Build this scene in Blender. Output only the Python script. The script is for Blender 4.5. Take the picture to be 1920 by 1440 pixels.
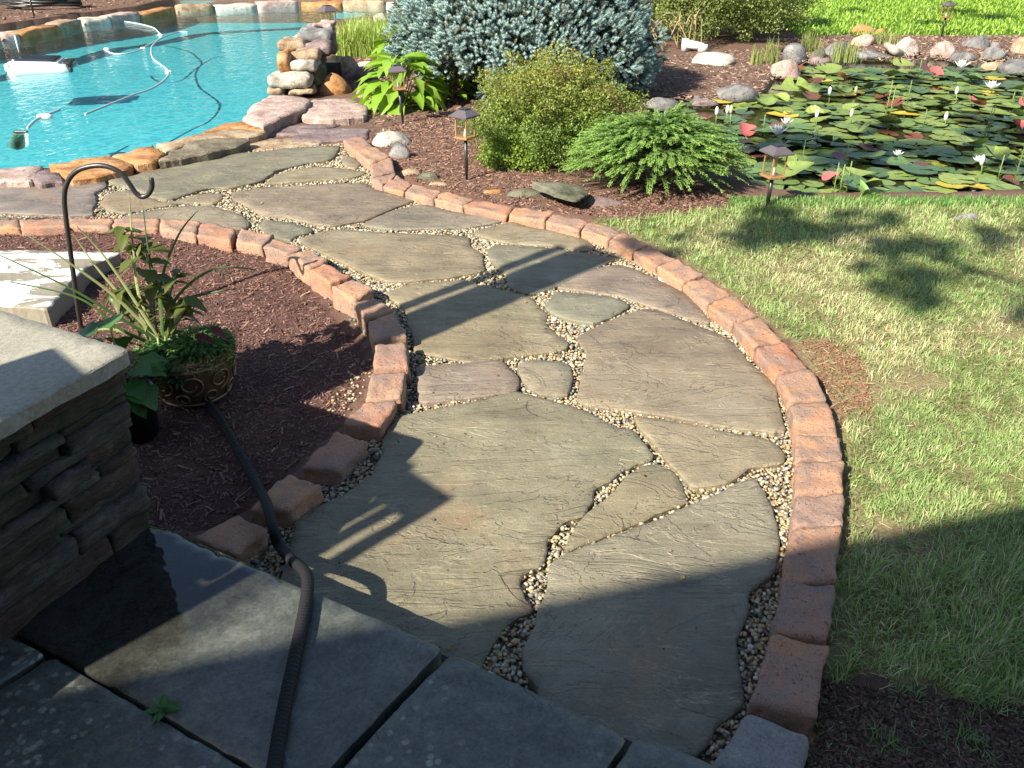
import bpy, bmesh, math, random
import numpy as np
from mathutils import Vector, Matrix, noise
from mathutils.geometry import delaunay_2d_cdt
R = math.radians
random.seed(7); rng = np.random.default_rng(7)
S = bpy.context.scene
for o in list(bpy.data.objects): bpy.data.objects.remove(o)

# ------------------------------------------------------------------ camera, light
FPX, PITCH, CAMH = 1560.0, R(29.5), 1.75
cam = bpy.data.cameras.new('camera'); co = bpy.data.objects.new('camera', cam); S.collection.objects.link(co)
cam.sensor_width = 36; cam.lens = 36*FPX/1920; cam.clip_start = .05; cam.clip_end = 400
co.location = (0, 0, CAMH); co.rotation_euler = (R(90)-PITCH, 0, 0); S.camera = co
AZ, EL = R(46), R(37.5)                                # direction the sunlight travels over the ground
D2 = np.array([math.cos(AZ), math.sin(AZ)]); N2 = np.array([-math.sin(AZ), math.cos(AZ)]); COT = 1/math.tan(EL)
W = bpy.data.worlds.new('World'); S.world = W; W.use_nodes = True
nt = W.node_tree; bg = nt.nodes['Background']; sky = nt.nodes.new('ShaderNodeTexSky'); sky.sky_type = 'NISHITA'
sky.sun_disc = False; sky.sun_elevation = EL; sky.sun_rotation = math.atan2(-D2[0], -D2[1]); sky.dust_density = .6
nt.links.new(sky.outputs[0], bg.inputs[0]); bg.inputs[1].default_value = .088
sl = bpy.data.lights.new('sun', 'SUN'); so = bpy.data.objects.new('sun', sl); S.collection.objects.link(so)
sl.energy = 5.0; sl.angle = R(.53); sl.color = (1, .93, .80)
so.rotation_euler = Vector((D2[0]*math.cos(EL), D2[1]*math.cos(EL), -math.sin(EL))).to_track_quat('-Z', 'Y').to_euler()
S.view_settings.view_transform = 'Standard'; S.view_settings.look = 'None'; S.view_settings.gamma = 1
S.view_settings.use_curve_mapping = False; S.view_settings.exposure = 1.42
S.render.engine = 'CYCLES'; S.cycles.max_bounces = 8; S.cycles.transparent_max_bounces = 16

# ------------------------------------------------------------------ geometry of the photograph -> world
def P(x, y, z=0.0):
    a = (x-960)/FPX; b = (720-y)/FPX
    dy = math.cos(PITCH)+b*math.sin(PITCH); dz = -math.sin(PITCH)+b*math.cos(PITCH)
    t = (z-CAMH)/dz
    return Vector((a*t, dy*t, z))
def PY(x, y, Y):                                       # point of that ray in the upright plane at distance Y
    a = (x-960)/FPX; b = (720-y)/FPX
    dy = math.cos(PITCH)+b*math.sin(PITCH); dz = -math.sin(PITCH)+b*math.cos(PITCH)
    t = Y/dy
    return Vector((a*t, Y, CAMH+dz*t))
def poly(pts, z=0.0): return [P(x, y, z) for x, y in pts]
def A2(pts, z=0.0): return np.array([P(x, y, z)[:2] for x, y in pts])

# ------------------------------------------------------------------ objects
COL = S.collection
def link(o, parent=None):
    COL.objects.link(o)
    if parent is not None: o.parent = parent
    return o
def tag(o, label=None, cat=None, group=None, kind=None):
    if label: o['label'] = label
    if cat: o['category'] = cat
    if group: o['group'] = group
    if kind: o['kind'] = kind
    return o
def empty(name, loc, label, cat, group=None, rz=0):
    o = bpy.data.objects.new(name, None); o.location = loc; o.rotation_euler = (0, 0, rz); o.empty_display_size = .1
    link(o); return tag(o, label, cat, group)
def mesh(name, V, F, mat, parent=None, smooth=True, col=None):
    """V (n,3); F a list, or an int array of equal-sized faces; col (n,3) per-vertex colours"""
    me = bpy.data.meshes.new(name); V = np.asarray(V, dtype=np.float32)
    if isinstance(F, np.ndarray):
        k = F.shape[1]; n = len(F)
        me.vertices.add(len(V)); me.vertices.foreach_set('co', V.ravel())
        me.loops.add(n*k); me.loops.foreach_set('vertex_index', F.astype(np.int32).ravel())
        me.polygons.add(n); me.polygons.foreach_set('loop_start', np.arange(0, n*k, k, dtype=np.int32))
        me.update(calc_edges=True)
    else:
        me.from_pydata(V.tolist(), [], F); me.update()
    if smooth: me.polygons.foreach_set('use_smooth', [True]*len(me.polygons))
    if col is not None:
        at = me.color_attributes.new('col', 'FLOAT_COLOR', 'POINT')
        c = np.ones((len(V), 4), dtype=np.float32); c[:, :3] = col; at.data.foreach_set('color', c.ravel())
    if mat: me.materials.append(mat)
    me.validate() if False else None
    o = bpy.data.objects.new(name, me); link(o, parent)
    return o
def inst(name, me, M, parent=None):                    # another object on the same mesh
    o = bpy.data.objects.new(name, me); o.matrix_local = M; link(o, parent); return o

# ------------------------------------------------------------------ numpy helpers
def inpoly(p, q):
    x, y = p[:, 0], p[:, 1]; r = np.zeros(len(p), bool); n = len(q)
    for i in range(n):
        x1, y1 = q[i]; x2, y2 = q[(i+1) % n]
        if y1 == y2: continue
        c = ((y1 > y) != (y2 > y)) & (x < (x2-x1)*(y-y1)/(y2-y1)+x1); r ^= c
    return r
def segdist(p, q, closed=True):
    d = np.full(len(p), 1e9); n = len(q)
    for i in range(n if closed else n-1):
        a = q[i]; b = q[(i+1) % n]; ab = b-a; L = ab@ab+1e-12
        t = np.clip(((p-a)@ab)/L, 0, 1); d = np.minimum(d, np.hypot(*(p-(a+t[:, None]*ab)).T))
    return d
def hsh(i, j, s):
    h = (i*374761393+j*668265263+s*2147483647) & 0xffffffff
    h = ((h ^ (h >> 13))*1274126177) & 0xffffffff
    return ((h ^ (h >> 16)) & 0xffff)/65535.0
def vn(p, sc, s=0):                                    # value noise 0..1
    x = p[:, 0]*sc+97.3+s*3.1; y = p[:, 1]*sc+61.7+s*7.7
    i = np.floor(x).astype(np.int64); j = np.floor(y).astype(np.int64); fx = x-i; fy = y-j
    fx = fx*fx*(3-2*fx); fy = fy*fy*(3-2*fy)
    a = hsh(i, j, s); b = hsh(i+1, j, s); c = hsh(i, j+1, s); d = hsh(i+1, j+1, s)
    return (a*(1-fx)+b*fx)*(1-fy)+(c*(1-fx)+d*fx)*fy
def fbm(p, sc, s=0, o=4): return sum(vn(p, sc*2**k, s+k)*.5**k for k in range(o))/sum(.5**k for k in range(o))
def frames(d, roll=None):                              # rotation matrices taking +Y onto d
    n = len(d); d = d/np.linalg.norm(d, axis=1)[:, None]
    up = np.tile([0., 0, 1.], (n, 1)); up[np.abs(d[:, 2]) > .97] = [1, 0, 0]
    x = np.cross(d, up); x /= np.linalg.norm(x, axis=1)[:, None]; z = np.cross(x, d)
    if roll is not None:
        c, s = np.cos(roll)[:, None], np.sin(roll)[:, None]; x, z = x*c+z*s, z*c-x*s
    return np.stack([x, d, z], axis=2)
def scatter(T, TF, pos, M, sc, col=None, cj=0):        # template verts/faces copied to N places
    n, k = len(pos), len(T)
    sc = np.asarray(sc)
    if sc.ndim == 0: sc = np.full(n, float(sc))
    TT = T[None]*(sc[:, None, None] if sc.ndim == 1 else sc[:, None, :])
    V = np.einsum('nij,nkj->nki', M, TT)+pos[:, None, :]
    F = (TF[None]+(np.arange(n)*k)[:, None, None]).reshape(-1, TF.shape[1])
    C = np.repeat(col, k, axis=0) if col is not None else None
    return V.reshape(-1, 3), F, C
def merge(parts):
    V = []; F = []; C = []; o = 0
    for v, f, c in parts: V.append(v); F.append(f+o); C.append(c); o += len(v)
    return np.concatenate(V), np.concatenate(F), np.concatenate(C)
def inside_points(q, n, pad=0):
    lo, hi = q.min(0), q.max(0); p = rng.uniform(lo, hi, (n, 2)); return p[inpoly(p, q)]
def rrot(n):                                           # random rotations
    d = rng.normal(size=(n, 3)); return frames(d, rng.uniform(0, 6.28, n))
C3 = lambda *a: np.array(a, float)
def mixc(a, b, t): return np.asarray(a)[None]*(1-t[:, None])+np.asarray(b)[None]*t[:, None]

# ------------------------------------------------------------------ materials
class NB:
    def __init__(s, name, rough=.8, spec=.3):
        s.m = bpy.data.materials.new(name); s.m.use_nodes = True; s.t = s.m.node_tree; s.n = s.t.nodes; s.b = s.n['Principled BSDF']
        s.b.inputs['Roughness'].default_value = rough; s.b.inputs['Specular IOR Level'].default_value = spec
    def N(s, ty, **k):
        n = s.n.new(ty)
        for a, v in k.items():
            if hasattr(n, a): setattr(n, a, v)
            else: n.inputs[a.replace('_', ' ')].default_value = v
        return n
    def L(s, a, b): s.t.links.new(a, b)
    def obj(s, scale=(1, 1, 1), rnd=False, rot=(0, 0, 0)):
        tc = s.N('ShaderNodeTexCoord'); v = tc.outputs['Object']
        if rnd:
            oi = s.N('ShaderNodeObjectInfo'); mu = s.N('ShaderNodeVectorMath', operation='SCALE')
            s.L(oi.outputs['Random'], mu.inputs['Scale']); mu.inputs[0].default_value = (37, 91, 53)
            ad = s.N('ShaderNodeVectorMath', operation='ADD'); s.L(v, ad.inputs[0]); s.L(mu.outputs[0], ad.inputs[1]); v = ad.outputs[0]
        mp = s.N('ShaderNodeMapping'); mp.inputs['Scale'].default_value = scale; mp.inputs['Rotation'].default_value = rot
        s.L(v, mp.inputs[0]); return mp.outputs[0]
    def noise(s, vec, sc, det=4, ro=.55, dist=0):
        n = s.N('ShaderNodeTexNoise'); n.inputs['Scale'].default_value = sc; n.inputs['Detail'].default_value = det
        n.inputs['Roughness'].default_value = ro; n.inputs['Distortion'].default_value = dist; s.L(vec, n.inputs['Vector']); return n.outputs[0]
    def ramp(s, v, st, interp='LINEAR'):
        r = s.N('ShaderNodeValToRGB'); e = r.color_ramp; e.interpolation = interp
        while len(e.elements) < len(st): e.elements.new(.5)
        for x, (p, c) in zip(e.elements, st): x.position = p; x.color = (c, c, c, 1) if not hasattr(c, '__len__') else (*c, 1)
        s.L(v, r.inputs[0]); return r.outputs[0]
    def mix(s, f, a, b, mode='MIX'):
        m = s.N('ShaderNodeMix', data_type='RGBA', blend_type=mode)
        for i, v in ((0, f), (6, a), (7, b)):
            if isinstance(v, (int, float)): m.inputs[i].default_value = v if i == 0 else (v, v, v, 1)
            elif isinstance(v, tuple): m.inputs[i].default_value = (*v, 1)
            else: s.L(v, m.inputs[i])
        return m.outputs[2]
    def math(s, op, a, b=0.0):
        m = s.N('ShaderNodeMath', operation=op)
        for i, v in enumerate((a, b)):
            if isinstance(v, (int, float)): m.inputs[i].default_value = v
            else: s.L(v, m.inputs[i])
        return m.outputs[0]
    def bump(s, h, st=1, dist=.01, nrm=None):
        b = s.N('ShaderNodeBump'); b.inputs['Strength'].default_value = st; b.inputs['Distance'].default_value = dist
        s.L(h, b.inputs['Height'])
        if nrm is not None: s.L(nrm, b.inputs['Normal'])
        s.L(b.outputs[0], s.b.inputs['Normal']); return b.outputs[0]
    def col(s, c): s.L(c, s.b.inputs['Base Color'])
    def attr(s): a = s.N('ShaderNodeVertexColor', layer_name='col'); return a.outputs[0]
    def rnd(s): return s.N('ShaderNodeObjectInfo').outputs['Random']

def mat_plain(name, c, rough=.6, metal=0, spec=.4, var=.15, bsc=60, bd=.001):
    k = NB(name, rough, spec); v = k.obj(); n = k.noise(v, bsc, 3)
    k.col(k.mix(n, tuple(x*(1-var) for x in c), tuple(min(1, x*(1+var)) for x in c))); k.b.inputs['Metallic'].default_value = metal
    k.bump(k.noise(v, bsc*2, 2), .4, bd); return k.m
def mat_leaf(name, rough=.5, trans=.35, c=None, tint=(1.15, 1.2, .5), c2=None, vein=False):
    k = NB(name, rough, .35)
    if c is None: base = k.attr()
    elif c2 is not None: base = k.mix(k.rnd(), c, c2)
    else: base = k.mix(k.noise(k.obj(), 14, 3), tuple(x*.75 for x in c), tuple(x*1.2 for x in c))
    if c is not None: base = k.mix(k.ramp(k.noise(k.obj(), 30, 3), [(.3, .0), (.7, .35)]), base, tuple(x*.6 for x in c))
    k.col(base); out = k.n['Material Output']
    tr = k.N('ShaderNodeBsdfTranslucent'); k.L(k.mix(1.0, base, tint, 'MULTIPLY'), tr.inputs[0])
    mx = k.N('ShaderNodeMixShader'); mx.inputs[0].default_value = trans
    k.L(k.b.outputs[0], mx.inputs[1]); k.L(tr.outputs[0], mx.inputs[2]); k.L(mx.outputs[0], out.inputs[0]); return k.m
def mat_attr(name, rough=.85, spec=.25, nsc=120, var=.3, bd=.002):
    k = NB(name, rough, spec); v = k.obj(); n = k.noise(v, nsc, 3)
    k.col(k.mix(1.0, k.attr(), k.ramp(n, [(.25, 1-var), (.75, 1+var*.5)]), 'MULTIPLY')); k.bump(n, .6, bd); return k.m

def mat_flag(name='bluestone'):
    k = NB(name, .62, .35); v = k.obj((1, 1, 1), True)
    vs = k.obj((.9, 5.5, 1), True, (0, 0, R(-14))); vs2 = k.obj((1.6, 14, 1), True, (0, 0, R(-10)))
    r = k.rnd()
    base = k.ramp(r, [(0, (.200, .162, .098)), (.2, (.170, .150, .096)), (.4, (.148, .142, .105)), (.6, (.195, .158, .100)), (.78, (.182, .138, .110)), (.9, (.155, .136, .118)), (1, (.205, .168, .10))])
    big = k.noise(v, 2.2, 5, .6)
    c = k.mix(1.0, base, k.ramp(big, [(.3, .74), (.7, 1.25)]), 'MULTIPLY'); bl_ = k.noise(v, 7, 5, .65); c = k.mix(1.0, c, k.ramp(bl_, [(.3, .84), (.7, 1.16)]), 'MULTIPLY')
    st = k.noise(vs, 3.2, 6, .62, .6)
    c = k.mix(1.0, c, k.ramp(st, [(.28, .86), (.5, 1.0), (.72, 1.13)]), 'MULTIPLY')
    rust = k.ramp(k.noise(v, 1.7, 4, .6, .4), [(.58, 0.), (.72, .55)])
    c = k.mix(rust, c, (.22, .135, .075))
    grn = k.ramp(k.noise(v, 1.1, 3), [(.55, 0.), (.7, .35)]); c = k.mix(grn, c, (.135, .14, .098))
    # pale cleft lines: contours of a stretched noise
    ln = k.noise(vs, 1.6, 3, .5, 1.2); w = k.math('ABSOLUTE', k.math('SUBTRACT', ln, .5))
    line = k.ramp(w, [(0, 1.), (.010, 0.)])
    ln2 = k.noise(vs2, 1.1, 4, .55, .8); w2 = k.math('ABSOLUTE', k.math('SUBTRACT', ln2, .56)); line2 = k.ramp(w2, [(0, .8), (.009, 0.)])
    brk = k.ramp(k.noise(v, 5, 3), [(.45, 0.), (.6, 1.)])
    ll = k.math('MULTIPLY', k.math('MAXIMUM', line, line2), brk)
    c = k.mix(k.math('MULTIPLY', ll, .55), c, (.36, .31, .21))
    fine = k.noise(v, 150, 4, .75); c = k.mix(1.0, c, k.ramp(fine, [(.3, .76), (.7, 1.2)]), 'MULTIPLY')
    def ledges(vec, sc, dist, cuts, det=5):           # broken cleavage layers: plateaus with thin risers
        n = k.noise(vec, sc, det, .56, dist); st_ = []; edge = None
        for j, c_ in enumerate(cuts): st_ += [(c_, j/len(cuts)), (c_+.007, (j+1)/len(cuts))]
        for c_ in cuts:
            w_ = k.ramp(k.math('ABSOLUTE', k.math('SUBTRACT', n, c_+.004)), [(0, 1.), (.007, 0.)]); edge = w_ if edge is None else k.math('MAXIMUM', edge, w_)
        return k.ramp(n, st_), edge
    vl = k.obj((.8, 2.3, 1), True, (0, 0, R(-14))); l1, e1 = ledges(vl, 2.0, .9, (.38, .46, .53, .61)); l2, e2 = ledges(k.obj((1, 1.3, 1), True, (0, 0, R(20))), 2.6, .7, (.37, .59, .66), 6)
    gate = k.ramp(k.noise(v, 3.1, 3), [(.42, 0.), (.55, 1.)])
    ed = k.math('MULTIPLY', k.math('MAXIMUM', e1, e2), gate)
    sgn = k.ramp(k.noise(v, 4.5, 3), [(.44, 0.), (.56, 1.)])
    c = k.mix(k.math('MULTIPLY', ed, k.math('MULTIPLY', sgn, .45)), c, (.36, .31, .21)); c = k.mix(k.math('MULTIPLY', ed, k.math('MULTIPLY', k.math('SUBTRACT', 1.0, sgn), .55)), c, (.055, .047, .035))  # dark ledge lines: riser shadows painted into the colour
    pit = k.ramp(k.noise(v, 60, 2), [(.66, 0.), (.74, 1.)]); c = k.mix(k.math('MULTIPLY', pit, .35), c, (.06, .05, .04)); k.col(c)
    h = k.math('ADD', k.math('MULTIPLY', l1, .55), k.math('MULTIPLY', l2, .45)); h = k.math('ADD', h, k.math('MULTIPLY', st, .16))
    h = k.math('ADD', h, k.math('MULTIPLY', fine, .10)); h = k.math('ADD', h, k.math('MULTIPLY', k.noise(v, 30, 5, .65), .22)); h = k.math('SUBTRACT', h, k.math('MULTIPLY', pit, .08))
    k.bump(h, 1.0, .019)
    k.L(k.ramp(k.noise(v, 9, 4), [(.3, .42), (.7, .7)]), k.b.inputs['Roughness']); return k.m
def mat_slab(name, wet=0):
    k = NB(name, .4, .5); v = k.obj((1, 1, 1), True)
    big = k.noise(v, 3.0, 5, .6); c = k.ramp(big, [(.25, (.050, .054, .044)), (.5, (.082, .086, .074)), (.75, (.12, .118, .095))])
    vo = k.N('ShaderNodeTexVoronoi'); vo.inputs['Scale'].default_value = 34; vo.inputs['Randomness'].default_value = 1; k.L(v, vo.inputs['Vector'])
    dd = k.math('ADD', vo.outputs['Distance'], k.math('MULTIPLY', k.noise(v, 60, 3), .35))
    lich = k.ramp(dd, [(.42, 1.), (.50, 0.)]); msk = k.ramp(k.noise(v, 2.4, 3, .6), [(.42, 0.), (.56, 1.)])
    lf = k.math('MULTIPLY', k.math('MULTIPLY', lich, msk), .0 if wet else .55)
    c = k.mix(lf, c, (.27, .26, .21)); fine = k.noise(v, 110, 4, .75)
    c = k.mix(1.0, c, k.ramp(fine, [(.3, .62), (.7, 1.35)]), 'MULTIPLY'); md_ = k.noise(v, 26, 5, .7); c = k.mix(1.0, c, k.ramp(md_, [(.35, .75), (.65, 1.25)]), 'MULTIPLY')
    lay = k.ramp(k.noise(v, 3.3, 4, .55, .7), [(.40, 0.), (.41, .4), (.6, .5), (.61, 1.)])
    h = k.math('ADD', k.math('MULTIPLY', lay, .35), k.math('MULTIPLY', fine, .12)); h = k.math('ADD', h, k.math('MULTIPLY', k.noise(v, 12, 4), .3))
    if wet:
        g = k.N('ShaderNodeNewGeometry'); sp = k.N('ShaderNodeSeparateXYZ'); k.L(g.outputs['Position'], sp.inputs[0])
        q = k.math('ADD', k.math('MULTIPLY', sp.outputs[0], -.719), k.math('MULTIPLY', sp.outputs[1], .695))   # wet film near the wall, dry beyond
        q = k.math('ADD', q, k.math('MULTIPLY', k.noise(v, 5, 4), .12))
        e = k.ramp(k.math('SUBTRACT', q, 1.2), [(.44, 1.), (.53, 0.)])
        c = k.mix(e, k.mix(1.0, c, .34, 'MULTIPLY'), c); k.col(c)
        k.L(k.math('ADD', k.math('MULTIPLY', e, .36), .035), k.b.inputs['Roughness'])
        b = k.N('ShaderNodeBump'); b.inputs['Distance'].default_value = .006; k.L(k.math('ADD', k.math('MULTIPLY', e, .75), .03), b.inputs['Strength'])
        k.L(h, b.inputs['Height']); k.L(b.outputs[0], k.b.inputs['Normal'])
    else:
        k.col(c); k.L(k.ramp(k.noise(v, 6, 4), [(.3, .22), (.7, .45)]), k.b.inputs['Roughness']); k.bump(h, 1, .008)
    return k.m
def mat_paver(name='tumbled_concrete'):
    k = NB(name, .85, .25); v = k.obj((1, 1, 1), True)
    base = k.ramp(k.rnd(), [(0, (.43, .225, .130)), (.2, (.38, .225, .145)), (.45, (.44, .23, .125)), (.62, (.28, .19, .15)), (.78, (.42, .185, .10)), (.9, (.24, .165, .135)), (1, (.42, .235, .14))])
    g = k.ramp(k.noise(v, 7.5, 5, .65), [(.42, 0.), (.60, .85)]); c = k.mix(g, base, (.245, .175, .14))
    o = k.ramp(k.noise(v, 4.1, 3, .6), [(.55, 0.), (.7, .6)]); c = k.mix(o, c, (.46, .22, .095))
    f = k.noise(v, 260, 3, .75); c = k.mix(1.0, c, k.ramp(f, [(.3, .68), (.5, 1.), (.7, 1.3)]), 'MULTIPLY'); k.col(c)
    pit = k.ramp(k.noise(v, 90, 2), [(.62, 0.), (.72, 1.)]); c = k.mix(k.math('MULTIPLY', pit, .5), c, (.07, .045, .035)); k.col(c)
    h = k.math('ADD', k.math('MULTIPLY', f, .45), k.noise(v, 38, 5, .7)); h = k.math('SUBTRACT', h, k.math('MULTIPLY', pit, .4)); k.bump(h, 1, .009); return k.m
def mat_rock(name, cs, sc=5, rough=.8, bd=.02, strat=False):
    k = NB(name, rough, .3); v = k.obj((1, 1, 3.5) if strat else (1, 1, 1), True)
    n = k.noise(v, sc, 6, .62, .5); c = k.ramp(n, [(.3, cs[0]), (.5, cs[1]), (.68, cs[2])])
    f = k.noise(v, sc*22, 4, .7); c = k.mix(1.0, c, k.ramp(f, [(.3, .7), (.7, 1.25)]), 'MULTIPLY')
    cr = k.math('ABSOLUTE', k.math('SUBTRACT', k.noise(v, sc*.8, 3, .5, 1), .5)); c = k.mix(k.ramp(cr, [(0, .6), (.012, 0.)]), c, tuple(x*.4 for x in cs[0]))
    k.col(c); k.bump(k.math('ADD', k.math('MULTIPLY', f, .25), k.noise(v, sc*3, 5, .6)), 1, bd); return k.m

M = {}
M['flag'] = mat_flag(); M['slab'] = mat_slab('bluestone_tread'); M['slabwet'] = mat_slab('wet_bluestone_tread', -.40); M['paver'] = mat_paver()
M['rk_tan'] = mat_rock('tan_rock', [(.17, .11, .06), (.30, .21, .13), (.42, .33, .23)])
M['rk_orange'] = mat_rock('orange_rock', [(.20, .085, .03), (.36, .17, .06), (.44, .27, .14)])
M['rk_grey'] = mat_rock('grey_rock', [(.07, .07, .07), (.15, .145, .14), (.26, .25, .235)])
M['rk_pink'] = mat_rock('pink_rock', [(.22, .14, .11), (.36, .26, .22), (.48, .39, .34)])
M['rk_white'] = mat_rock('pale_rock', [(.24, .21, .16), (.42, .38, .31), (.58, .54, .46)], 4)
M['rk_purple'] = mat_rock('purple_rock', [(.10, .065, .065), (.18, .13, .125), (.25, .20, .19)])
M['rk_olive'] = mat_rock('olive_brown_rock', [(.075, .06, .04), (.15, .125, .085), (.24, .20, .14)])
M['rk_green'] = mat_rock('mossy_rock', [(.05, .055, .03), (.11, .11, .07), (.17, .16, .12)])
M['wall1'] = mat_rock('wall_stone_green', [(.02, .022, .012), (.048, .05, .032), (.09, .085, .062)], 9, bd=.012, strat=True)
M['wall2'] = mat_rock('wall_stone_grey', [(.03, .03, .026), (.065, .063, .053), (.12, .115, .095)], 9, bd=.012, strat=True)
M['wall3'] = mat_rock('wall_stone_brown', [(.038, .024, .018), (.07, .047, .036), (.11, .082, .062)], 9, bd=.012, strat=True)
M['mortar'] = mat_rock('dark_mortar', [(.012, .012, .010), (.02, .02, .016), (.03, .028, .024)], 8)
M['black'] = mat_plain('black_metal', (.022, .02, .019), .38, 0, .5, .3)
M['dkroof'] = mat_plain('dark_bronze_roof', (.085, .072, .078), .42, 0, .5, .2)
M['copper'] = mat_plain('copper_trim', (.50, .27, .11), .4, .5, .5, .25)
M['white'] = mat_plain('white_plastic', (.55, .56, .55), .4, 0, .5, .06)
M['panel'] = mat_plain('solar_panel', (.02, .022, .035), .25, 0, .6, .3)
M['bed'] = mat_attr('mulch_and_soil', .95, .15, 90, .5, .012)
M['chip'] = mat_attr('mulch_chips', .9, .2, 200, .3)
M['peb'] = mat_attr('pebbles', .55, .35, 150, .25, .001)
M['blade'] = mat_leaf('grass_blades', .5, .38, tint=(1.05, 1.15, .55))
M['leaf'] = mat_leaf('small_leaves', .5, .35)
M['needle'] = mat_leaf('blue_needles', .6, .15, tint=(.9, 1.1, 1.0))
M['bark'] = mat_plain('bark', (.10, .065, .04), .9, 0, .2, .4, 30, .01)
def glass():
    m = bpy.data.materials.new('lantern_glass'); m.use_nodes = True; t = m.node_tree; t.nodes.remove(t.nodes['Principled BSDF'])
    tr = t.nodes.new('ShaderNodeBsdfTransparent'); tr.inputs[0].default_value = (.92, .94, .92, 1); gl = t.nodes.new('ShaderNodeBsdfGlossy'); gl.inputs['Roughness'].default_value = .02
    mx = t.nodes.new('ShaderNodeMixShader'); mx.inputs[0].default_value = .10; t.links.new(tr.outputs[0], mx.inputs[1]); t.links.new(gl.outputs[0], mx.inputs[2])
    t.links.new(mx.outputs[0], t.nodes['Material Output'].inputs[0]); return m
M['glass'] = glass()

# ------------------------------------------------------------------ shape makers
def rbox(n=6):                                         # surface of a subdivided cube, verts in [-1,1]
    V = {}; F = []
    def g(p):
        k = tuple(round(c, 5) for c in p)
        if k not in V: V[k] = len(V)
        return V[k]
    r = [-1+2*i/n for i in range(n+1)]
    for ax in range(3):
        for sgn in (-1, 1):
            for i in range(n):
                for j in range(n):
                    q = []
                    for a, b in ((i, j), (i+1, j), (i+1, j+1), (i, j+1)):
                        p = [0, 0, 0]; p[ax] = sgn; p[(ax+1) % 3] = r[a]; p[(ax+2) % 3] = r[b]; q.append(g(p))
                    F.append(q if sgn > 0 else q[::-1])
    return np.array(list(V.keys()), float), np.array(F)
RB = {n: rbox(n) for n in (4, 6, 9, 12)}
def rough_box(name, q, z0, z1, mat, parent, n=6, r=.02, amp=.004, freq=9, seed=0, tilt=0):
    """block over the quad q (4 xy, in order) from z0 to z1, rounded by r and roughened"""
    U, F = RB[n]; q = np.array(q, float)
    ex = .5*(np.hypot(*(q[1]-q[0]))+np.hypot(*(q[2]-q[3])))/2; ey = .5*(np.hypot(*(q[3]-q[0]))+np.hypot(*(q[2]-q[1])))/2; ez = (z1-z0)/2
    e = np.array([ex, ey, ez]); p = U*e; rr = min(r, *(e*.9)); inn = np.clip(p, -(e-rr), e-rr); d = p-inn
    L = np.linalg.norm(d, axis=1); L[L == 0] = 1; p = inn+d/L[:, None]*rr
    s = p/e; u = (s[:, 0]+1)/2; v = (s[:, 1]+1)/2
    xy = (q[0]*((1-u)*(1-v))[:, None]+q[1]*(u*(1-v))[:, None]+q[2]*(u*v)[:, None]+q[3]*((1-u)*v)[:, None])
    z = z0+(s[:, 2]+1)/2*(z1-z0)
    V = np.column_stack([xy, z])
    c = q.mean(0)
    for i in range(len(V)):
        w = noise.noise_vector(Vector(V[i])*freq+Vector((seed*3.7, seed, 0)))*amp+noise.noise_vector(Vector(V[i])*freq*3.1+Vector((seed, 0, 0)))*amp*.55
        V[i] += w
    V[:, 2] += ((V[:, 0]-c[0])*tilt)
    ctr = np.array([c[0], c[1], z0]); o = mesh(name, V-ctr, F, mat, parent)
    o.location = ctr; return o
_ico = {}
def ico(sub):
    if sub not in _ico:
        bm = bmesh.new(); bmesh.ops.create_icosphere(bm, subdivisions=sub, radius=1)
        _ico[sub] = (np.array([v.co[:] for v in bm.verts]), np.array([[v.index for v in f.verts] for f in bm.faces])); bm.free()
    return _ico[sub]
def rock(name, loc, size, mat, parent=None, seed=0, rz=0, cuts=7, sub=3, flat=.3, amp=.16):
    V, F = ico(sub); V = V.copy(); rs = random.Random(seed*13+5)
    for _ in range(cuts):
        d = Vector((rs.uniform(-1, 1), rs.uniform(-1, 1), rs.uniform(-.5, 1))).normalized(); c = rs.uniform(.62, .85); dn = np.array(d)
        t = V@dn; m = t > c; V[m] -= (t[m]-c)[:, None]*dn*.92
    off = Vector((seed*5.1, seed*1.7, 0))
    for i in range(len(V)):
        p = Vector(V[i]); V[i] *= 1+amp*noise.noise(p*1.6+off)+amp*.4*noise.noise(p*4.3+off)+amp*.15*noise.noise(p*9+off)
    V[:, 2] = np.maximum(V[:, 2], -flat); V *= np.array(size)/2
    c, s = math.cos(rz), math.sin(rz); V = V@np.array([[c, s, 0], [-s, c, 0], [0, 0, 1]])
    o = mesh(name, V, F, mat, parent); o.location = loc; return o
def px_rock(name, x0, y0, x1, y1, mat, label=None, cat='rock', group=None, seed=0, zb=0., parent=None, deep=1.0, cuts=7, rz=None, hk=1.0, sub=3):
    """a rock whose picture box is x0..x1, y0..y1, standing on height zb"""
    p = P((x0+x1)/2, y1, zb); dist = math.hypot(p.y, CAMH-zb)
    w = (x1-x0)/FPX*dist*1.02
    dep = math.atan2(CAMH-zb, p.y); hpx = (y1-y0)/FPX*dist
    d = w*.75*deep; h = max(.04, (hpx-d*math.sin(dep))/math.cos(dep)*1.0)
    if hpx < d*math.sin(dep)*1.25: d = hpx/math.sin(dep)*.8; h = hpx*.35
    o = rock(name, (p.x, p.y+d*.42, zb+h*.12), (w, d, h*1.55*hk), mat, parent, seed, 0, cuts, sub=sub)
    if label: tag(o, label, cat, group)
    return o
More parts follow.
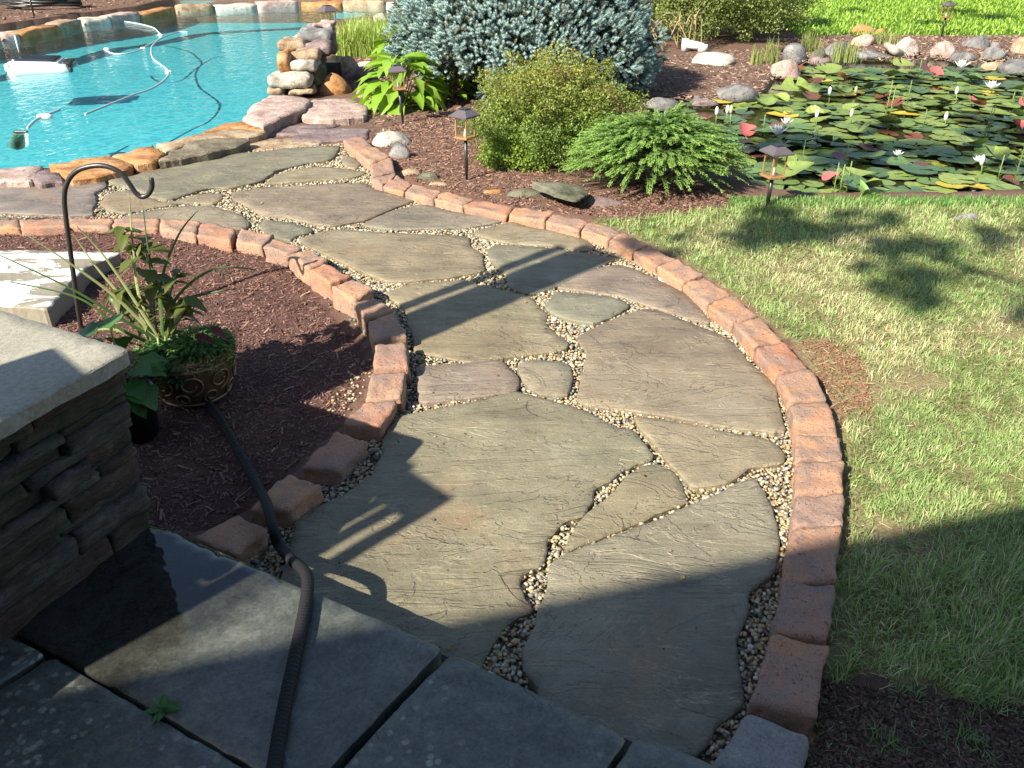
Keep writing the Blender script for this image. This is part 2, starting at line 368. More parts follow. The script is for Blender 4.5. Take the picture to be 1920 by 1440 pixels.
def tube(pts, r, n=8, ring=False):
    pts = [Vector(p) for p in pts]; V = []; F = []; up = Vector((0, 0, 1)); prev = None
    for i, p in enumerate(pts):
        t = (pts[min(i+1, len(pts)-1)]-pts[max(i-1, 0)]).normalized()
        if prev is None:
            x = t.cross(up); x = x.normalized() if x.length > .01 else Vector((1, 0, 0))
        else:
            x = prev-t*prev.dot(t); x.normalize()
        prev = x; y = t.cross(x); rr = r[i] if hasattr(r, '__len__') else r
        for k in range(n):
            a = 2*math.pi*k/n; V.append(p+(x*math.cos(a)+y*math.sin(a))*rr)
    for i in range(len(pts)-1):
        for k in range(n):
            a = i*n+k; b = i*n+(k+1) % n; F.append([a, b, b+n, a+n])
    c = len(V); V.append(pts[0]); V.append(pts[-1]); L = (len(pts)-1)*n
    for k in range(n): F.append([c, (k+1) % n, k]); F.append([c+1, L+k, L+(k+1) % n])
    return np.array([v[:] for v in V]), F
def smooth_path(pts, k=6):
    pts = [Vector(p) for p in pts]; out = []
    for i in range(len(pts)-1):
        a, b, c, d = pts[max(i-1, 0)], pts[i], pts[i+1], pts[min(i+2, len(pts)-1)]
        for j in range(k):
            t = j/k; out.append(.5*((2*b)+(c-a)*t+(2*a-5*b+4*c-d)*t*t+(3*b-a-3*c+d)*t**3))
    out.append(pts[-1]); return out
def box(c, s, rz=0):
    x, y, z = [v/2 for v in s]; V = np.array([[i*x, j*y, k*z] for i in (-1, 1) for j in (-1, 1) for k in (-1, 1)], float)
    a, b = math.cos(rz), math.sin(rz); V = V@np.array([[a, b, 0], [-b, a, 0], [0, 0, 1]])+np.array(c)
    F = [[0, 1, 3, 2], [4, 6, 7, 5], [0, 4, 5, 1], [2, 3, 7, 6], [0, 2, 6, 4], [1, 5, 7, 3]]
    return V, F
def joinl(parts):
    V = []; F = []; o = 0
    for v, f in parts: V.append(np.asarray(v)); F += [[i+o for i in q] for q in f]; o += len(v)
    return np.concatenate(V), F
def prism(q, z0, z1):
    n = len(q); V = np.array([[x, y, z] for z in (z0, z1) for x, y in q]); F = [list(range(n))[::-1], list(range(n, 2*n))]+[[i, (i+1) % n, n+(i+1) % n, n+i] for i in range(n)]
    return V, F

def stone_slab(name, pts, z, th, mat, parent, seed=0, jit=.006, sp=.03, und=.003, ch=.006, tilt=(0, 0), step=.022, zpx=None):
    """irregular slab: outline traced at its top, roughened edge, chamfer and a relief top"""
    q = [Vector(P(x, y, z if zpx is None else zpx)[:2]) for x, y in pts]
    area = sum(q[i].x*q[(i+1) % len(q)].y-q[(i+1) % len(q)].x*q[i].y for i in range(len(q)))
    if area < 0: q.reverse()
    out = []
    for i in range(len(q)):
        a, b = q[i], q[(i+1) % len(q)]; n = max(1, int((b-a).length/step))
        for j in range(n): out.append(a+(b-a)*(j/n))
    n = len(out); sm = []
    for i in range(n):
        p = (out[i-1]+out[i]*2+out[(i+1) % n])/4
        w = noise.noise_vector(Vector((p.x*9, p.y*9, seed*3.3)))*jit*1.3+noise.noise_vector(Vector((p.x*34, p.y*34, seed)))*min(jit, .006)*.9; w += noise.noise_vector(Vector((p.x*80, p.y*80, seed)))*min(jit, .005)*.5
        sm.append(p+Vector((w.x, w.y)))
    c = sum(sm, Vector((0, 0)))/n
    nr = []
    for i in range(n):
        t = (sm[(i+1) % n]-sm[i-1]).normalized(); nr.append(Vector((-t.y, t.x)))   # inward (ccw)
    def zt(p): return z+und*(noise.noise(Vector((p.x*4, p.y*7, seed*2.2)))+.5*noise.noise(Vector((p.x*11, p.y*16, seed))))+(p.x-c.x)*tilt[0]+(p.y-c.y)*tilt[1]
    inner = [sm[i]+nr[i]*ch for i in range(n)]
    Q = np.array([v[:] for v in inner]); lo, hi = Q.min(0), Q.max(0)
    g = np.array([(x, y) for x in np.arange(lo[0], hi[0], sp) for y in np.arange(lo[1], hi[1], sp)])
    g = g+rng.uniform(-.3, .3, g.shape)*sp
    if len(g): g = g[inpoly(g, Q)]
    if len(g): g = g[segdist(g, Q) > sp*.6]
    pts2 = inner+[Vector(p) for p in g]
    vv, ee, ff, ov, oe, of = delaunay_2d_cdt(pts2, [(i, (i+1) % n) for i in range(n)], [], 1, 1e-5)
    V = [(v.x, v.y, zt(v)) for v in vv]; F = [list(f) for f in ff]
    omap = {}
    for i, src in enumerate(ov):
        for s_ in src: omap[s_] = i
    b0 = len(V)
    for i in range(n): V.append((sm[i].x, sm[i].y, zt(sm[i])-ch*.8-.004*abs(noise.noise(Vector((sm[i].x*20, sm[i].y*20, 5))))))
    for i in range(n):
        w = .006*noise.noise(Vector((sm[i].x*12, sm[i].y*12, 9))); V.append((sm[i].x+nr[i].x*w, sm[i].y+nr[i].y*w, z-th))
    for i in range(n):
        j = (i+1) % n; a, b = omap.get(i), omap.get(j)
        if a is not None and b is not None and a != b: F.append([b0+i, b0+j, b, a])
        F.append([b0+n+i, b0+n+j, b0+j, b0+i])
    V = np.array(V); ctr = np.array([c.x, c.y, z]); o = mesh(name, V-ctr, F, mat, parent, smooth=False); o.location = ctr
    me = o.data; me.polygons.foreach_set('use_smooth', [i < len(ff) for i in range(len(me.polygons))])
    return o

# ================================================================== THE SETTING
left_bed = [(-60, 440), (130, 432), (300, 440), (440, 456), (535, 495), (600, 560), (680, 640), (700, 700), (640, 800), (540, 900), (440, 980), (360, 1010), (285, 985), (0, 1140), (-300, 1000), (-300, 440)]
right_edge = [(660, 262), (697, 280), (722, 305), (725, 340), (765, 350), (818, 366), (876, 382), (958, 395), (1028, 408), (1098, 424), (1154, 445), (1200, 468), (1250, 490), (1300, 524), (1350, 560), (1398, 600), (1443, 645), (1487, 697), (1518, 752), (1533, 817), (1537, 870), (1537, 923), (1522, 985), (1515, 1090), (1500, 1200), (1470, 1340), (1430, 1440), (1400, 1600)]
lawn_px = [(1107, 412), (1200, 410), (1290, 399), (1390, 384), (1440, 379), (1560, 374), (1700, 384), (1830, 388), (1920, 378), (2300, 372), (2600, 900), (2300, 1400), (1920, 1330), (1780, 1310), (1640, 1300), (1560, 1290), (1580, 985), (1583, 870), (1560, 760), (1525, 690), (1470, 630), (1420, 590), (1370, 550), (1320, 515), (1270, 483), (1216, 458), (1168, 434)]
farlawn_px = [(1500, 66), (1560, 62), (1700, 63), (1920, 62), (2500, 58), (2500, -50), (1300, -50), (1420, 10)]
LAWN = A2(lawn_px, -.03); FAR = A2(farlawn_px, 0)
pool_px = [(-400, 372), (-100, 345), (60, 336), (130, 330), (205, 318), (307, 295), (400, 272), (478, 246), (500, 220), (535, 196), (530, 160), (535, 100), (560, 72), (585, 55), (610, 46), (700, 40), (760, 26), (800, 14), (790, 5), (700, 1), (330, 2), (260, 20), (120, 38), (0, 56), (-150, 80), (-500, 130)]
pond_px = [(1205, 196), (1275, 187), (1350, 188), (1425, 180), (1445, 152), (1490, 122), (1560, 108), (1640, 106), (1730, 104), (1820, 108), (1880, 112), (1960, 120), (2200, 150), (2300, 340), (1960, 372), (1850, 370), (1780, 376), (1700, 375), (1560, 374), (1465, 370), (1400, 352), (1370, 300), (1300, 262), (1220, 240)]
POOLZ, PONDZ = -.12, -.10
POOL = A2(pool_px, POOLZ); POND = A2(pond_px, PONDZ)

def gz(p):                                             # height of the ground
    z = -.035+.012*(fbm(p, 1.3, 3)-.5)*2
    bed = inpoly(p, A2(left_bed, -.05)); t_ = np.clip((p[:, 1]-4.0)/1.15, 0, 1); z = np.where(bed, -.055+.095*t_*t_*(3-2*t_)+.03*(fbm(p, 3.0, 5)-.5), z)
    return z
def G(x, y):
    p = P(x, y, -.035); q = float(gz(np.array([[p.x, p.y]]))[0]); r = P(x, y, q); return r

# ground sheet, finer near the path
def spaced(a, b, s0, s1): 
    out = [a]; 
    while out[-1] < b: t = (out[-1]-a)/(b-a); out.append(out[-1]+s0+(s1-s0)*min(1, t*1.3))
    return out
ys = [-30, -12, -5, -2, -.5]+spaced(.6, 23, .022, .14)+[25, 28, 34, 45, 70, 110, 160]
xs = spaced(0, 13, .028, .14); xs = [-x for x in xs[:0:-1]]+xs; xs = [-160, -90, -45, -25, -17]+xs+[17, 25, 45, 90, 160]
GX, GY = np.meshgrid(xs, ys); gp = np.column_stack([GX.ravel(), GY.ravel()])
Z = gz(gp); near = gp[:, 1] < 24
Z += np.where(near, .012*(fbm(gp, 16, 11, 3)-.5)+.006*(vn(gp, 60, 5)-.5), 0)
din = inpoly(gp, POOL); dd = segdist(gp, POOL); Z = np.where(din & (dd > .02), -1.6, Z)
pin = inpoly(gp, POND); pd = segdist(gp, POND); Z = np.where(pin, np.maximum(-.45, -.05-pd*.9), Z)
path_px = [(0, 350), (100, 340), (200, 335), (300, 318), (420, 284), (640, 266)]+right_edge[1:]+[(500, 1600), (300, 1010), (440, 1000), (560, 920), (640, 850), (715, 770), (735, 700), (735, 620), (690, 560), (620, 490), (540, 450), (440, 420), (300, 412), (120, 410), (-300, 415), (-300, 350)]
PATH = A2(path_px, 0)
ip = inpoly(gp, PATH); Z = np.where(ip, -.034, Z)
# reserve the stepping area
warp = np.column_stack([(fbm(gp, 5, 201)-.5)*.22, (fbm(gp, 5, 211)-.5)*.34]); lawnm = inpoly(gp+warp*(gp[:, 1:2] < 2.0), LAWN); farm = inpoly(gp, FAR) | (gp[:, 1] > 26); lb = inpoly(gp, A2(left_bed, -.05))
nz = fbm(gp, 2.2, 21)[:, None]; n2 = fbm(gp, 12, 31)[:, None]
GC = mixc((.105, .062, .045), (.17, .105, .075), n2[:, 0])                # brown mulch and soil
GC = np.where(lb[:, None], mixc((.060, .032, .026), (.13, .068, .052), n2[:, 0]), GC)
redd = np.clip(1-segdist(gp, A2(right_edge, 0), False)/.32, 0, 1)*(fbm(gp, 4, 41) > .4)
GC = GC*(1-redd[:, None]*.8)+np.array([.27, .125, .075])*redd[:, None]*.8
GC = np.where(lawnm[:, None], mixc((.20, .13, .075), (.22, .22, .10), n2[:, 0]), GC)
GC = np.where(farm[:, None], mixc((.06, .12, .02), (.10, .16, .03), n2[:, 0]), GC)
GC = np.where(pin[:, None], np.array([.035, .033, .015]), GC)
GC = np.where(ip[:, None], np.array([.10, .085, .06]), GC)
dark = inpoly(gp+warp, A2([(1540, 1290), (1640, 1300), (1780, 1310), (2300, 1350), (2300, 1700), (1380, 1700)], -.03)); GC = np.where(dark[:, None], mixc((.075, .048, .036), (.12, .08, .06), n2[:, 0]), GC)
nx, ny = len(xs), len(ys); idx = np.arange(nx*ny).reshape(ny, nx)
GF = np.column_stack([idx[:-1, :-1].ravel(), idx[:-1, 1:].ravel(), idx[1:, 1:].ravel(), idx[1:, :-1].ravel()])
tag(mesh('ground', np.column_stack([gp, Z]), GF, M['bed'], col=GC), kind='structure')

# ---- pool
def pool_mats():
    k = NB('pool_plaster', .7, .2); v = k.obj((1, 1, 1)); k.col(k.mix(k.noise(v, 3, 4), (.055, .33, .37), (.09, .41, .44)))
    m = bpy.data.materials.new('pool_water'); m.use_nodes = True; t = m.node_tree; t.nodes.remove(t.nodes['Principled BSDF']); n = t.nodes; L = t.links.new
    tc = n.new('ShaderNodeTexCoord')
    mp = n.new('ShaderNodeMapping'); mp.inputs['Scale'].default_value = (1, .8, 1); L(tc.outputs['Object'], mp.inputs[0])
    nz = n.new('ShaderNodeTexNoise'); nz.inputs['Scale'].default_value = 4; nz.inputs['Detail'].default_value = 3; L(mp.outputs[0], nz.inputs[0])
    sc = n.new('ShaderNodeVectorMath'); sc.operation = 'SCALE'; sc.inputs['Scale'].default_value = .28; L(nz.outputs['Color'], sc.inputs[0])
    ad = n.new('ShaderNodeVectorMath'); ad.operation = 'ADD'; L(mp.outputs[0], ad.inputs[0]); L(sc.outputs[0], ad.inputs[1])
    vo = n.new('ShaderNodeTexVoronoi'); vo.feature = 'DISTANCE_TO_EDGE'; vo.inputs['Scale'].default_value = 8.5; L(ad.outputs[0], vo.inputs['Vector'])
    rp = n.new('ShaderNodeValToRGB'); e = rp.color_ramp; e.elements[0].color = (.95, 1, 1, 1); e.elements[1].position = .22; e.elements[1].color = (.62, .86, .90, 1); L(vo.outputs['Distance'], rp.inputs[0])  # caustic light net painted into the water's tint
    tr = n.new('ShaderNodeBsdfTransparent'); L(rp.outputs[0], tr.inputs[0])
    gl = n.new('ShaderNodeBsdfGlossy'); gl.inputs['Roughness'].default_value = .03; gl.inputs[0].default_value = (.9, .95, 1, 1)
    bp = n.new('ShaderNodeBump'); bp.inputs['Strength'].default_value = .55; bp.inputs['Distance'].default_value = .03; n2 = n.new('ShaderNodeTexNoise'); n2.inputs['Scale'].default_value = 9; n2.inputs['Detail'].default_value = 3
    L(ad.outputs[0], n2.inputs[0]); L(n2.outputs[0], bp.inputs['Height']); L(bp.outputs[0], gl.inputs['Normal'])
    fr = n.new('ShaderNodeFresnel'); fr.inputs[0].default_value = 1.24; L(bp.outputs[0], fr.inputs['Normal'])
    mx = n.new('ShaderNodeMixShader'); ge = n.new('ShaderNodeNewGeometry'); iv = n.new('ShaderNodeMath'); iv.operation = 'SUBTRACT'; iv.inputs[0].default_value = 1; L(ge.outputs['Backfacing'], iv.inputs[1]); ml = n.new('ShaderNodeMath'); ml.operation = 'MULTIPLY'; L(fr.outputs[0], ml.inputs[0]); L(iv.outputs[0], ml.inputs[1]); fr.inputs[0].default_value = 1.30; L(ml.outputs[0], mx.inputs[0]); L(tr.outputs[0], mx.inputs[1]); L(gl.outputs[0], mx.inputs[2]); L(mx.outputs[0], n['Material Output'].inputs[0])
    return k.m, m
plaster, poolw = pool_mats()
def grow(q, d):
    c = q.mean(0); n = len(q); out = []
    ar = sum(q[i][0]*q[(i+1) % n][1]-q[(i+1) % n][0]*q[i][1] for i in range(n)); sg = 1 if ar > 0 else -1
    for i in range(n):
        t = q[(i+1) % n]-q[i-1]; t = t/np.hypot(*t); out.append(q[i]+sg*np.array([t[1], -t[0]])*d)
    return np.array(out)
pg = grow(POOL, .06)
V, F = prism(pg, -.62, POOLZ-.0005)
o = mesh('pool_basin', V, [F[0][::-1]]+F[2:], plaster, smooth=False); tag(o, kind='structure')
o = mesh('pool_water', [(x, y, POOLZ) for x, y in grow(POOL, .05)], [list(range(len(POOL)))], poolw, smooth=False); tag(o, kind='structure')
# ---- pond water
k = NB('pond_water', .05, .6); v = k.obj(); k.col(k.mix(k.noise(v, 1.5, 4), (.012, .012, .006), (.045, .040, .016))); k.bump(k.noise(v, 6, 2), .10, .02)
k.b.inputs['IOR'].default_value = 1.33
o = mesh('pond_water', [(x, y, PONDZ) for x, y in grow(POND, .10)], [list(range(len(POND)))], k.m, smooth=False); tag(o, kind='structure')

# ---- path: gravel bed, flagstones, pebbles
bedp = mesh('path', [(x, y, -.030) for x, y in PATH], [list(range(len(PATH)))], M['bed'], smooth=False, col=np.tile([.13, .11, .075], (len(PATH), 1)))
tag(bedp, kind='structure')
FLAG = [
 [(773,774),(819,766),(869,755),(942,739),(969,733),(1000,740),(1040,752),(1080,763),(1120,780),(1160,799),(1193,808),(1210,830),(1226,851),(1227,862),(1187,870),(1163,882),(1147,903),(1113,915),(1113,937),(1097,968),(1060,977),(1027,1010),(1028,1033),(1013,1063),(993,1068),(975,1085),(985,1120),(1002,1143),(960,1160),(937,1187),(905,1238),(890,1300),(700,1230),(520,1110),(541,1030),(547,1007),(555,967),(640,930),(697,887),(713,853),(723,807),(743,783)],
 [(1055,1040),(1120,1013),(1227,975),(1293,945),(1335,928),(1375,905),(1413,893),(1437,923),(1453,960),(1462,995),(1463,1033),(1453,1070),(1420,1098),(1403,1109),(1403,1147),(1380,1200),(1383,1243),(1396,1283),(1393,1323),(1343,1357),(1333,1390),(1310,1420),(1180,1440),(1010,1330),(1008,1287),(980,1257),(977,1217),(998,1170),(1010,1137),(1027,1100),(1032,1053)],
 [(1053,1037),(1083,977),(1107,953),(1147,923),(1180,885),(1207,870),(1240,867),(1267,887),(1280,907),(1288,940),(1227,968),(1110,1013)],
 [(1187,780),(1243,784),(1310,798),(1360,809),(1417,816),(1457,832),(1475,853),(1468,868),(1410,874),(1387,890),(1368,902),(1340,910),(1300,914),(1282,897),(1268,880),(1250,866),(1243,850),(1220,823),(1200,803)],
 [(1228,578),(1202,578),(1140,601),(1077,632),(1091,646),(1100,669),(1094,686),(1088,710),(1080,748),(1087,757),(1180,769),(1260,781),(1353,799),(1427,807),(1479,813),(1460,763),(1457,727),(1440,703),(1420,690),(1394,665),(1383,650),(1368,636),(1333,618),(1285,599)],
 [(1039,539),(1094,508),(1158,495),(1193,504),(1252,532),(1292,553),(1324,587),(1336,608),(1310,603),(1262,586),(1222,575),(1187,563),(1161,554),(1094,545)],
 [(1036,544),(1093,549),(1161,560),(1186,572),(1147,594),(1115,607),(1077,602),(1030,585),(1016,571),(1036,560)],
 [(922,459),(977,460),(1039,465),(1095,474),(1158,483),(1110,505),(1072,524),(1039,538),(995,553),(952,537),(950,515),(939,503),(924,492),(913,472)],
 [(887,433),(922,424),(960,415),(1002,427),(1047,432),(1083,440),(1116,459),(1108,470),(1068,466),(1039,461),(952,455),(922,448),(889,440)],
 [(560,445),(587,440),(608,432),(639,429),(706,435),(789,438),(879,442),(881,461),(904,472),(906,490),(912,507),(872,514),(841,520),(768,526),(727,529),(685,511),(643,492),(602,472),(572,459)],
 [(718,547),(768,532),(872,523),(893,532),(947,545),(995,555),(1004,568),(1018,580),(1030,589),(1022,608),(1047,628),(1071,643),(1065,654),(1021,661),(952,669),(890,680),(817,666),(777,660),(773,630),(770,612),(758,606),(764,592),(750,570)],
 [(775,685),(869,680),(923,676),(942,674),(956,690),(973,704),(972,731),(932,738),(848,749),(784,755),(782,707)],
 [(967,686),(979,675),(1018,673),(1072,681),(1074,710),(1065,741),(1012,740),(985,720)],
 [(677,420),(727,397),(779,384),(802,383),(852,397),(914,403),(957,411),(917,420),(874,426),(742,430),(700,426)],
 [(433,361),(485,351),(568,347),(631,343),(689,343),(704,355),(754,366),(786,373),(742,388),(690,411),(626,423),(594,421),(538,406),(497,402),(477,397),(472,388),(436,374)],
 [(495,345),(518,327),(568,314),(604,311),(631,314),(668,319),(690,322),(672,330),(641,334),(568,340)],
 [(643,292),(668,296),(676,309),(666,317),(645,312),(641,302)],
 [(198,336),(250,329),(300,315),(354,303),(422,288),(485,284),(547,277),(639,272),(629,290),(618,300),(579,304),(518,319),(493,338),(466,345),(429,352),(400,351),(371,357),(335,369),(312,375),(281,368),(240,349),(212,344)],
 [(187,381),(200,363),(242,355),(271,368),(312,380),(340,374),(371,363),(417,361),(420,371),(400,383),(344,379),(292,388),(233,400),(200,392)],
 [(230,407),(262,398),(344,385),(402,386),(455,402),(469,418),(464,427),(430,432),(380,425),(300,418),(236,414)],
 [(-250,352),(0,350),(125,339),(196,335),(202,350),(177,361),(181,380),(173,390),(176,402),(125,404),(52,401),(0,397),(-250,397)],
 [(-120,406),(0,404),(48,411),(45,421),(-120,424)],
 [(485,423),(495,411),(537,415),(589,428),(579,436),(554,442),(545,452),(500,440)],
]
FW = []
for i, f in enumerate(FLAG):
    a = A2(f, 0); area = .5*abs(np.dot(a[:, 0], np.roll(a[:, 1], 1))-np.dot(a[:, 1], np.roll(a[:, 0], 1)))
    dist = a[:, 1].mean(); z = .004*math.sin(i*2.3)
    o = stone_slab('flagstone', f, z, .036, M['flag'], bedp, seed=i+1, sp=.022 if dist < 3 else .05, step=.018 if dist < 3 else .035, jit=.005, und=.0045, ch=.005)
    FW.append(a)
# pebbles between the stones
T20, F20 = ico(1)
def pebbles():
    q = PATH; pts = []
    for y0, y1, dens in ((1.2, 3.2, 9500), (3.2, 5, 8000), (5, 9.2, 5200)):
        n = int(dens*(y1-y0)*7.5); p = np.column_stack([rng.uniform(-5.5, 2, n), rng.uniform(y0, y1, n)]); pts.append(p)
    p = np.concatenate(pts); p = p[inpoly(p, q)]
    keep = np.ones(len(p), bool)
    for a in FW:
        m = (p[:, 0] > a[:, 0].min()-.1) & (p[:, 0] < a[:, 0].max()+.1) & (p[:, 1] > a[:, 1].min()-.1) & (p[:, 1] < a[:, 1].max()+.1) & keep
        i = np.where(m)[0]
        if len(i):
            w = inpoly(p[i], a) & (segdist(p[i], a) > .004); keep[i[w]] = False
    return p[keep]
pp = pebbles()
# spill of gravel on the mulch beside the blocks
sp_ = inside_points(A2([(540, 480), (600, 560), (680, 650), (690, 600), (640, 545), (580, 500)], -.03), 220)
sp2 = inside_points(A2([(640, 700), (690, 640), (700, 700), (640, 790), (610, 770)], -.03), 150)
pz = np.concatenate([np.full(len(pp), -.018)+rng.uniform(-.010, .008, len(pp)), gz(np.concatenate([sp_, sp2]))+.004]); pp = np.concatenate([pp, sp_, sp2])
n = len(pp); s = rng.uniform(.0048, .0088, n)*(1+.25*(pp[:, 1] > 3.5)); big = rng.random(n) < .05; s[big] *= 1.5
sc = np.column_stack([s*rng.uniform(.9, 1.5, n), s*rng.uniform(.7, 1.1, n), s*rng.uniform(.5, .8, n)])
pal = C3([.36, .29, .18], [.42, .36, .25], [.27, .23, .16], [.20, .18, .14], [.38, .27, .13], [.13, .125, .11], [.46, .41, .32], [.34, .23, .10], [.30, .26, .19])
pc = pal[rng.integers(0, 9, n)]*rng.uniform(.8, 1.2, (n, 1))
V, F, C = scatter(T20, F20, np.column_stack([pp, pz]), np.einsum('nij,njk->nik', frames(np.column_stack([rng.normal(size=(n, 2)), rng.uniform(-.3, .3, n)])), rrot(n)*0+np.eye(3)), sc, pc)
V += rng.normal(scale=.0006, size=V.shape)
tag(mesh('pebble_gravel', V, F, M['peb'], col=C, smooth=True), 'small tan and grey pea pebbles filling the joints of the flagstone path', 'gravel', kind='stuff')

# ================================================================== HARD THINGS
def edging(name, joints, zt, zb, label, seed, gap=.004, ztop=None):
    pr = empty(name, P(*joints[0][0], 0), label, 'edging'); loc = np.array(pr.location)
    for i in range(len(joints)-1):
        zi = zt if ztop is None else zt+ztop[i % len(ztop)]
        a0, b0 = np.array(P(*joints[i][0], zi)[:2]), np.array(P(*joints[i][1], zi)[:2])
        j = joints[i+1]; a1, b1 = np.array(P(*j[0], zi)[:2]), np.array(P(*j[1], zi)[:2])
        if len(joints[i]) > 2: a0, b0 = [np.array(P(*w, zi)[:2]) for w in joints[i][2:4]]
        L = np.hypot(*(a1-a0)); t = gap/max(L, .05)
        q = [a0+(a1-a0)*t, a1+(a0-a1)*t, b1+(b0-b1)*t, b0+(b1-b0)*t]
        o = rough_box('block', q, zb, zi+random.uniform(-.004, .004), M['paver'], pr, 12, .010, .010, 13, seed+i, random.uniform(-.05, .05))
        o.location = o.location-Vector(loc)
    return pr
# joints: (inner point, outer point) at the block top
RJ = [((642,264),(678,254)), ((665,283),(703,275)), ((695,308),(733,292)), ((697,333),(741,322)), ((716,347),(744,327)), ((757,359),(774,343)), ((812,372),(828,357)), ((868,386),(889,373)),
      ((951,402),(966,386)), ((1022,415),(1037,400)), ((1088,432),(1107,415)), ((1141,449),(1167,435)), ((1186,473),(1216,459)), ((1231,497),(1269,483)), ((1279,530),(1320,516)),
      ((1325,569),(1373,551)), ((1374,607),(1422,591)), ((1415,650),(1470,636)), ((1455,702),(1517,688)), ((1482,754),(1552,749)), ((1492,817),(1575,816)), ((1493,864),(1581,861)), ((1490,925),(1584,923)), ((1485,986),(1580,985)),
      ((1466,1088),(1567,1094)), ((1446,1190),(1554,1204)), ((1402,1320),(1528,1352))]
edging('right_path_edging'.replace('right_', ''), RJ, .045, -.08, 'long outer curve of red and orange tumbled paver blocks between flagstones and lawn', 100, ztop=[0, .004, -.004, .002])
g25 = empty('grey_edging_block'.replace('grey_', ''), P(1430, 1440, 0), 'pale grey tumbled block at the near end of the outer paver curve', 'paver block')
kk = NB('grey_concrete', .85, .25); v = kk.obj(); kk.col(kk.mix(kk.noise(v, 8, 4), (.10, .095, .09), (.30, .285, .26))); f_ = kk.noise(v, 120, 4, .8); kk.col(kk.mix(1.0, kk.mix(kk.noise(v, 12, 5, .7), (.12, .113, .105), (.30, .285, .26)), kk.ramp(f_, [(.3, .6), (.7, 1.35)]), 'MULTIPLY')); kk.bump(kk.math('ADD', kk.math('MULTIPLY', f_, .3), kk.noise(v, 40, 4)), 1, .006)
o = rough_box('block', [P(*p, .05)[:2] for p in ((1335, 1438), (1300, 1500), (1500, 1520), (1518, 1390))], -.08, .05, kk.m, None, 9, .02, .006, 9, 77)
bpy.data.objects.remove(o); o = rough_box('block', [P(*p, .05)[:2] for p in ((1398, 1332), (1330, 1440), (1500, 1470), (1520, 1378))], -.08, .05, kk.m, None, 9, .02, .007, 9, 77)
bpy.data.objects.remove(g25); o.name = 'paver_block'; tag(o, 'pale grey tumbled block at the near end of the outer paver curve', 'paver block')
# left curve: (path side, bed side) at the block top
LJ = [((-60,409),(-60,424)), ((36,410),(38,426)), ((128,408),(124,424)), ((212,409),(210,427)), ((302,409),(296,428)), ((376,414),(367,440)), ((442,427),(434,452), (450,428),(440,450)), ((515,440),(492,461), (512,447),(493,463)),
      ((569,464),(538,474), (580,466),(538,478)), ((616,487),(580,500), (608,493),(578,506)), ((660,516),(621,531), (660,521),(619,537)), ((704,541),(665,560), (700,557),(663,568)), ((738,580),(686,594), (741,586),(689,600)),
      ((762,629),(700,640), (762,640),(704,645)), ((768,688),(698,690), (762,694),(697,697)), ((754,745),(684,745), (745,752),(681,751)), ((712,803),(640,793), (691,826),(632,806)), ((634,884),(562,876), (603,905),(543,884)),
      ((545,955),(461,955), (500,988),(450,961)), ((440,1042),(360,1008))]
def edging2(name, J, zt, zb, label, seed):
    pr = empty(name, P(*J[0][0], 0), label, 'edging'); loc = np.array(pr.location)
    for i in range(len(J)-1):
        st = J[i][2:4] if len(J[i]) > 2 else J[i][:2]; en = J[i+1][:2]
        zi = zt+.012*math.sin(i*1.9)*.6-(.022 if i >= 14 else 0)
        a0, b0, a1, b1 = [np.array(P(*w, zi)[:2]) for w in (st[0], st[1], en[0], en[1])]
        L = np.hypot(*(a1-a0)); t = .003/max(L, .05)
        q = [b0+(b1-b0)*t, b1+(b0-b1)*t, a1+(a0-a1)*t, a0+(a1-a0)*t]
        o = rough_box('block', q, zb, zi, M['paver'], pr, 12, .010, .010, 13, seed+i, random.uniform(-.02, .02)); o.location = o.location-Vector(loc)
edging2('path_edging', LJ, .075, -.09, 'inner curve of tumbled terracotta paver blocks standing above the dark mulch bed', 300)

# fallen leaf bits
lp_ = np.concatenate([inside_points(PATH, 90)[:26], inside_points(A2(left_bed, -.04), 60)[:30]]); nl = len(lp_); lz = np.maximum(gz(lp_)+.012, .006*inpoly(lp_, PATH)); a_ = rng.uniform(0, 6.28, nl)
V, F, C = scatter(np.array([(0, 0, 0), (.3, .4, .12), (0, 1, .05), (-.3, .45, .1)]), np.array([[0, 1, 2], [0, 2, 3]]), np.column_stack([lp_, lz]), frames(np.column_stack([np.cos(a_), np.sin(a_), rng.normal(scale=.1, size=nl)])), rng.uniform(.010, .028, nl), mixc((.14, .08, .03), (.38, .27, .09), rng.random(nl)))
tag(mesh('fallen_leaves', V, F, M['chip'], col=C, smooth=False), 'small dry leaf bits lying on the path and the mulch', 'leaves', kind='stuff')
# crumbs, bark bits and stray pebbles lying on the stones
cp = inside_points(PATH, 1500); cp = cp[rng.random(len(cp)) < .28+.5*(fbm(cp, 2.5, 17) > .55)][:420]; nc = len(cp)
V, F, C = scatter(T20, F20, np.column_stack([cp, np.full(nc, .004)]), rrot(nc), np.column_stack([rng.uniform(.002, .0075, nc), rng.uniform(.001, .004, nc), rng.uniform(.001, .003, nc)]), C3([.10, .06, .035], [.36, .30, .2], [.05, .04, .03], [.3, .2, .1])[rng.integers(0, 4, nc)])
tag(mesh('path_debris', V, F, M['chip'], col=C), 'tiny bark crumbs and grit scattered over the flagstones', 'debris', kind='stuff')

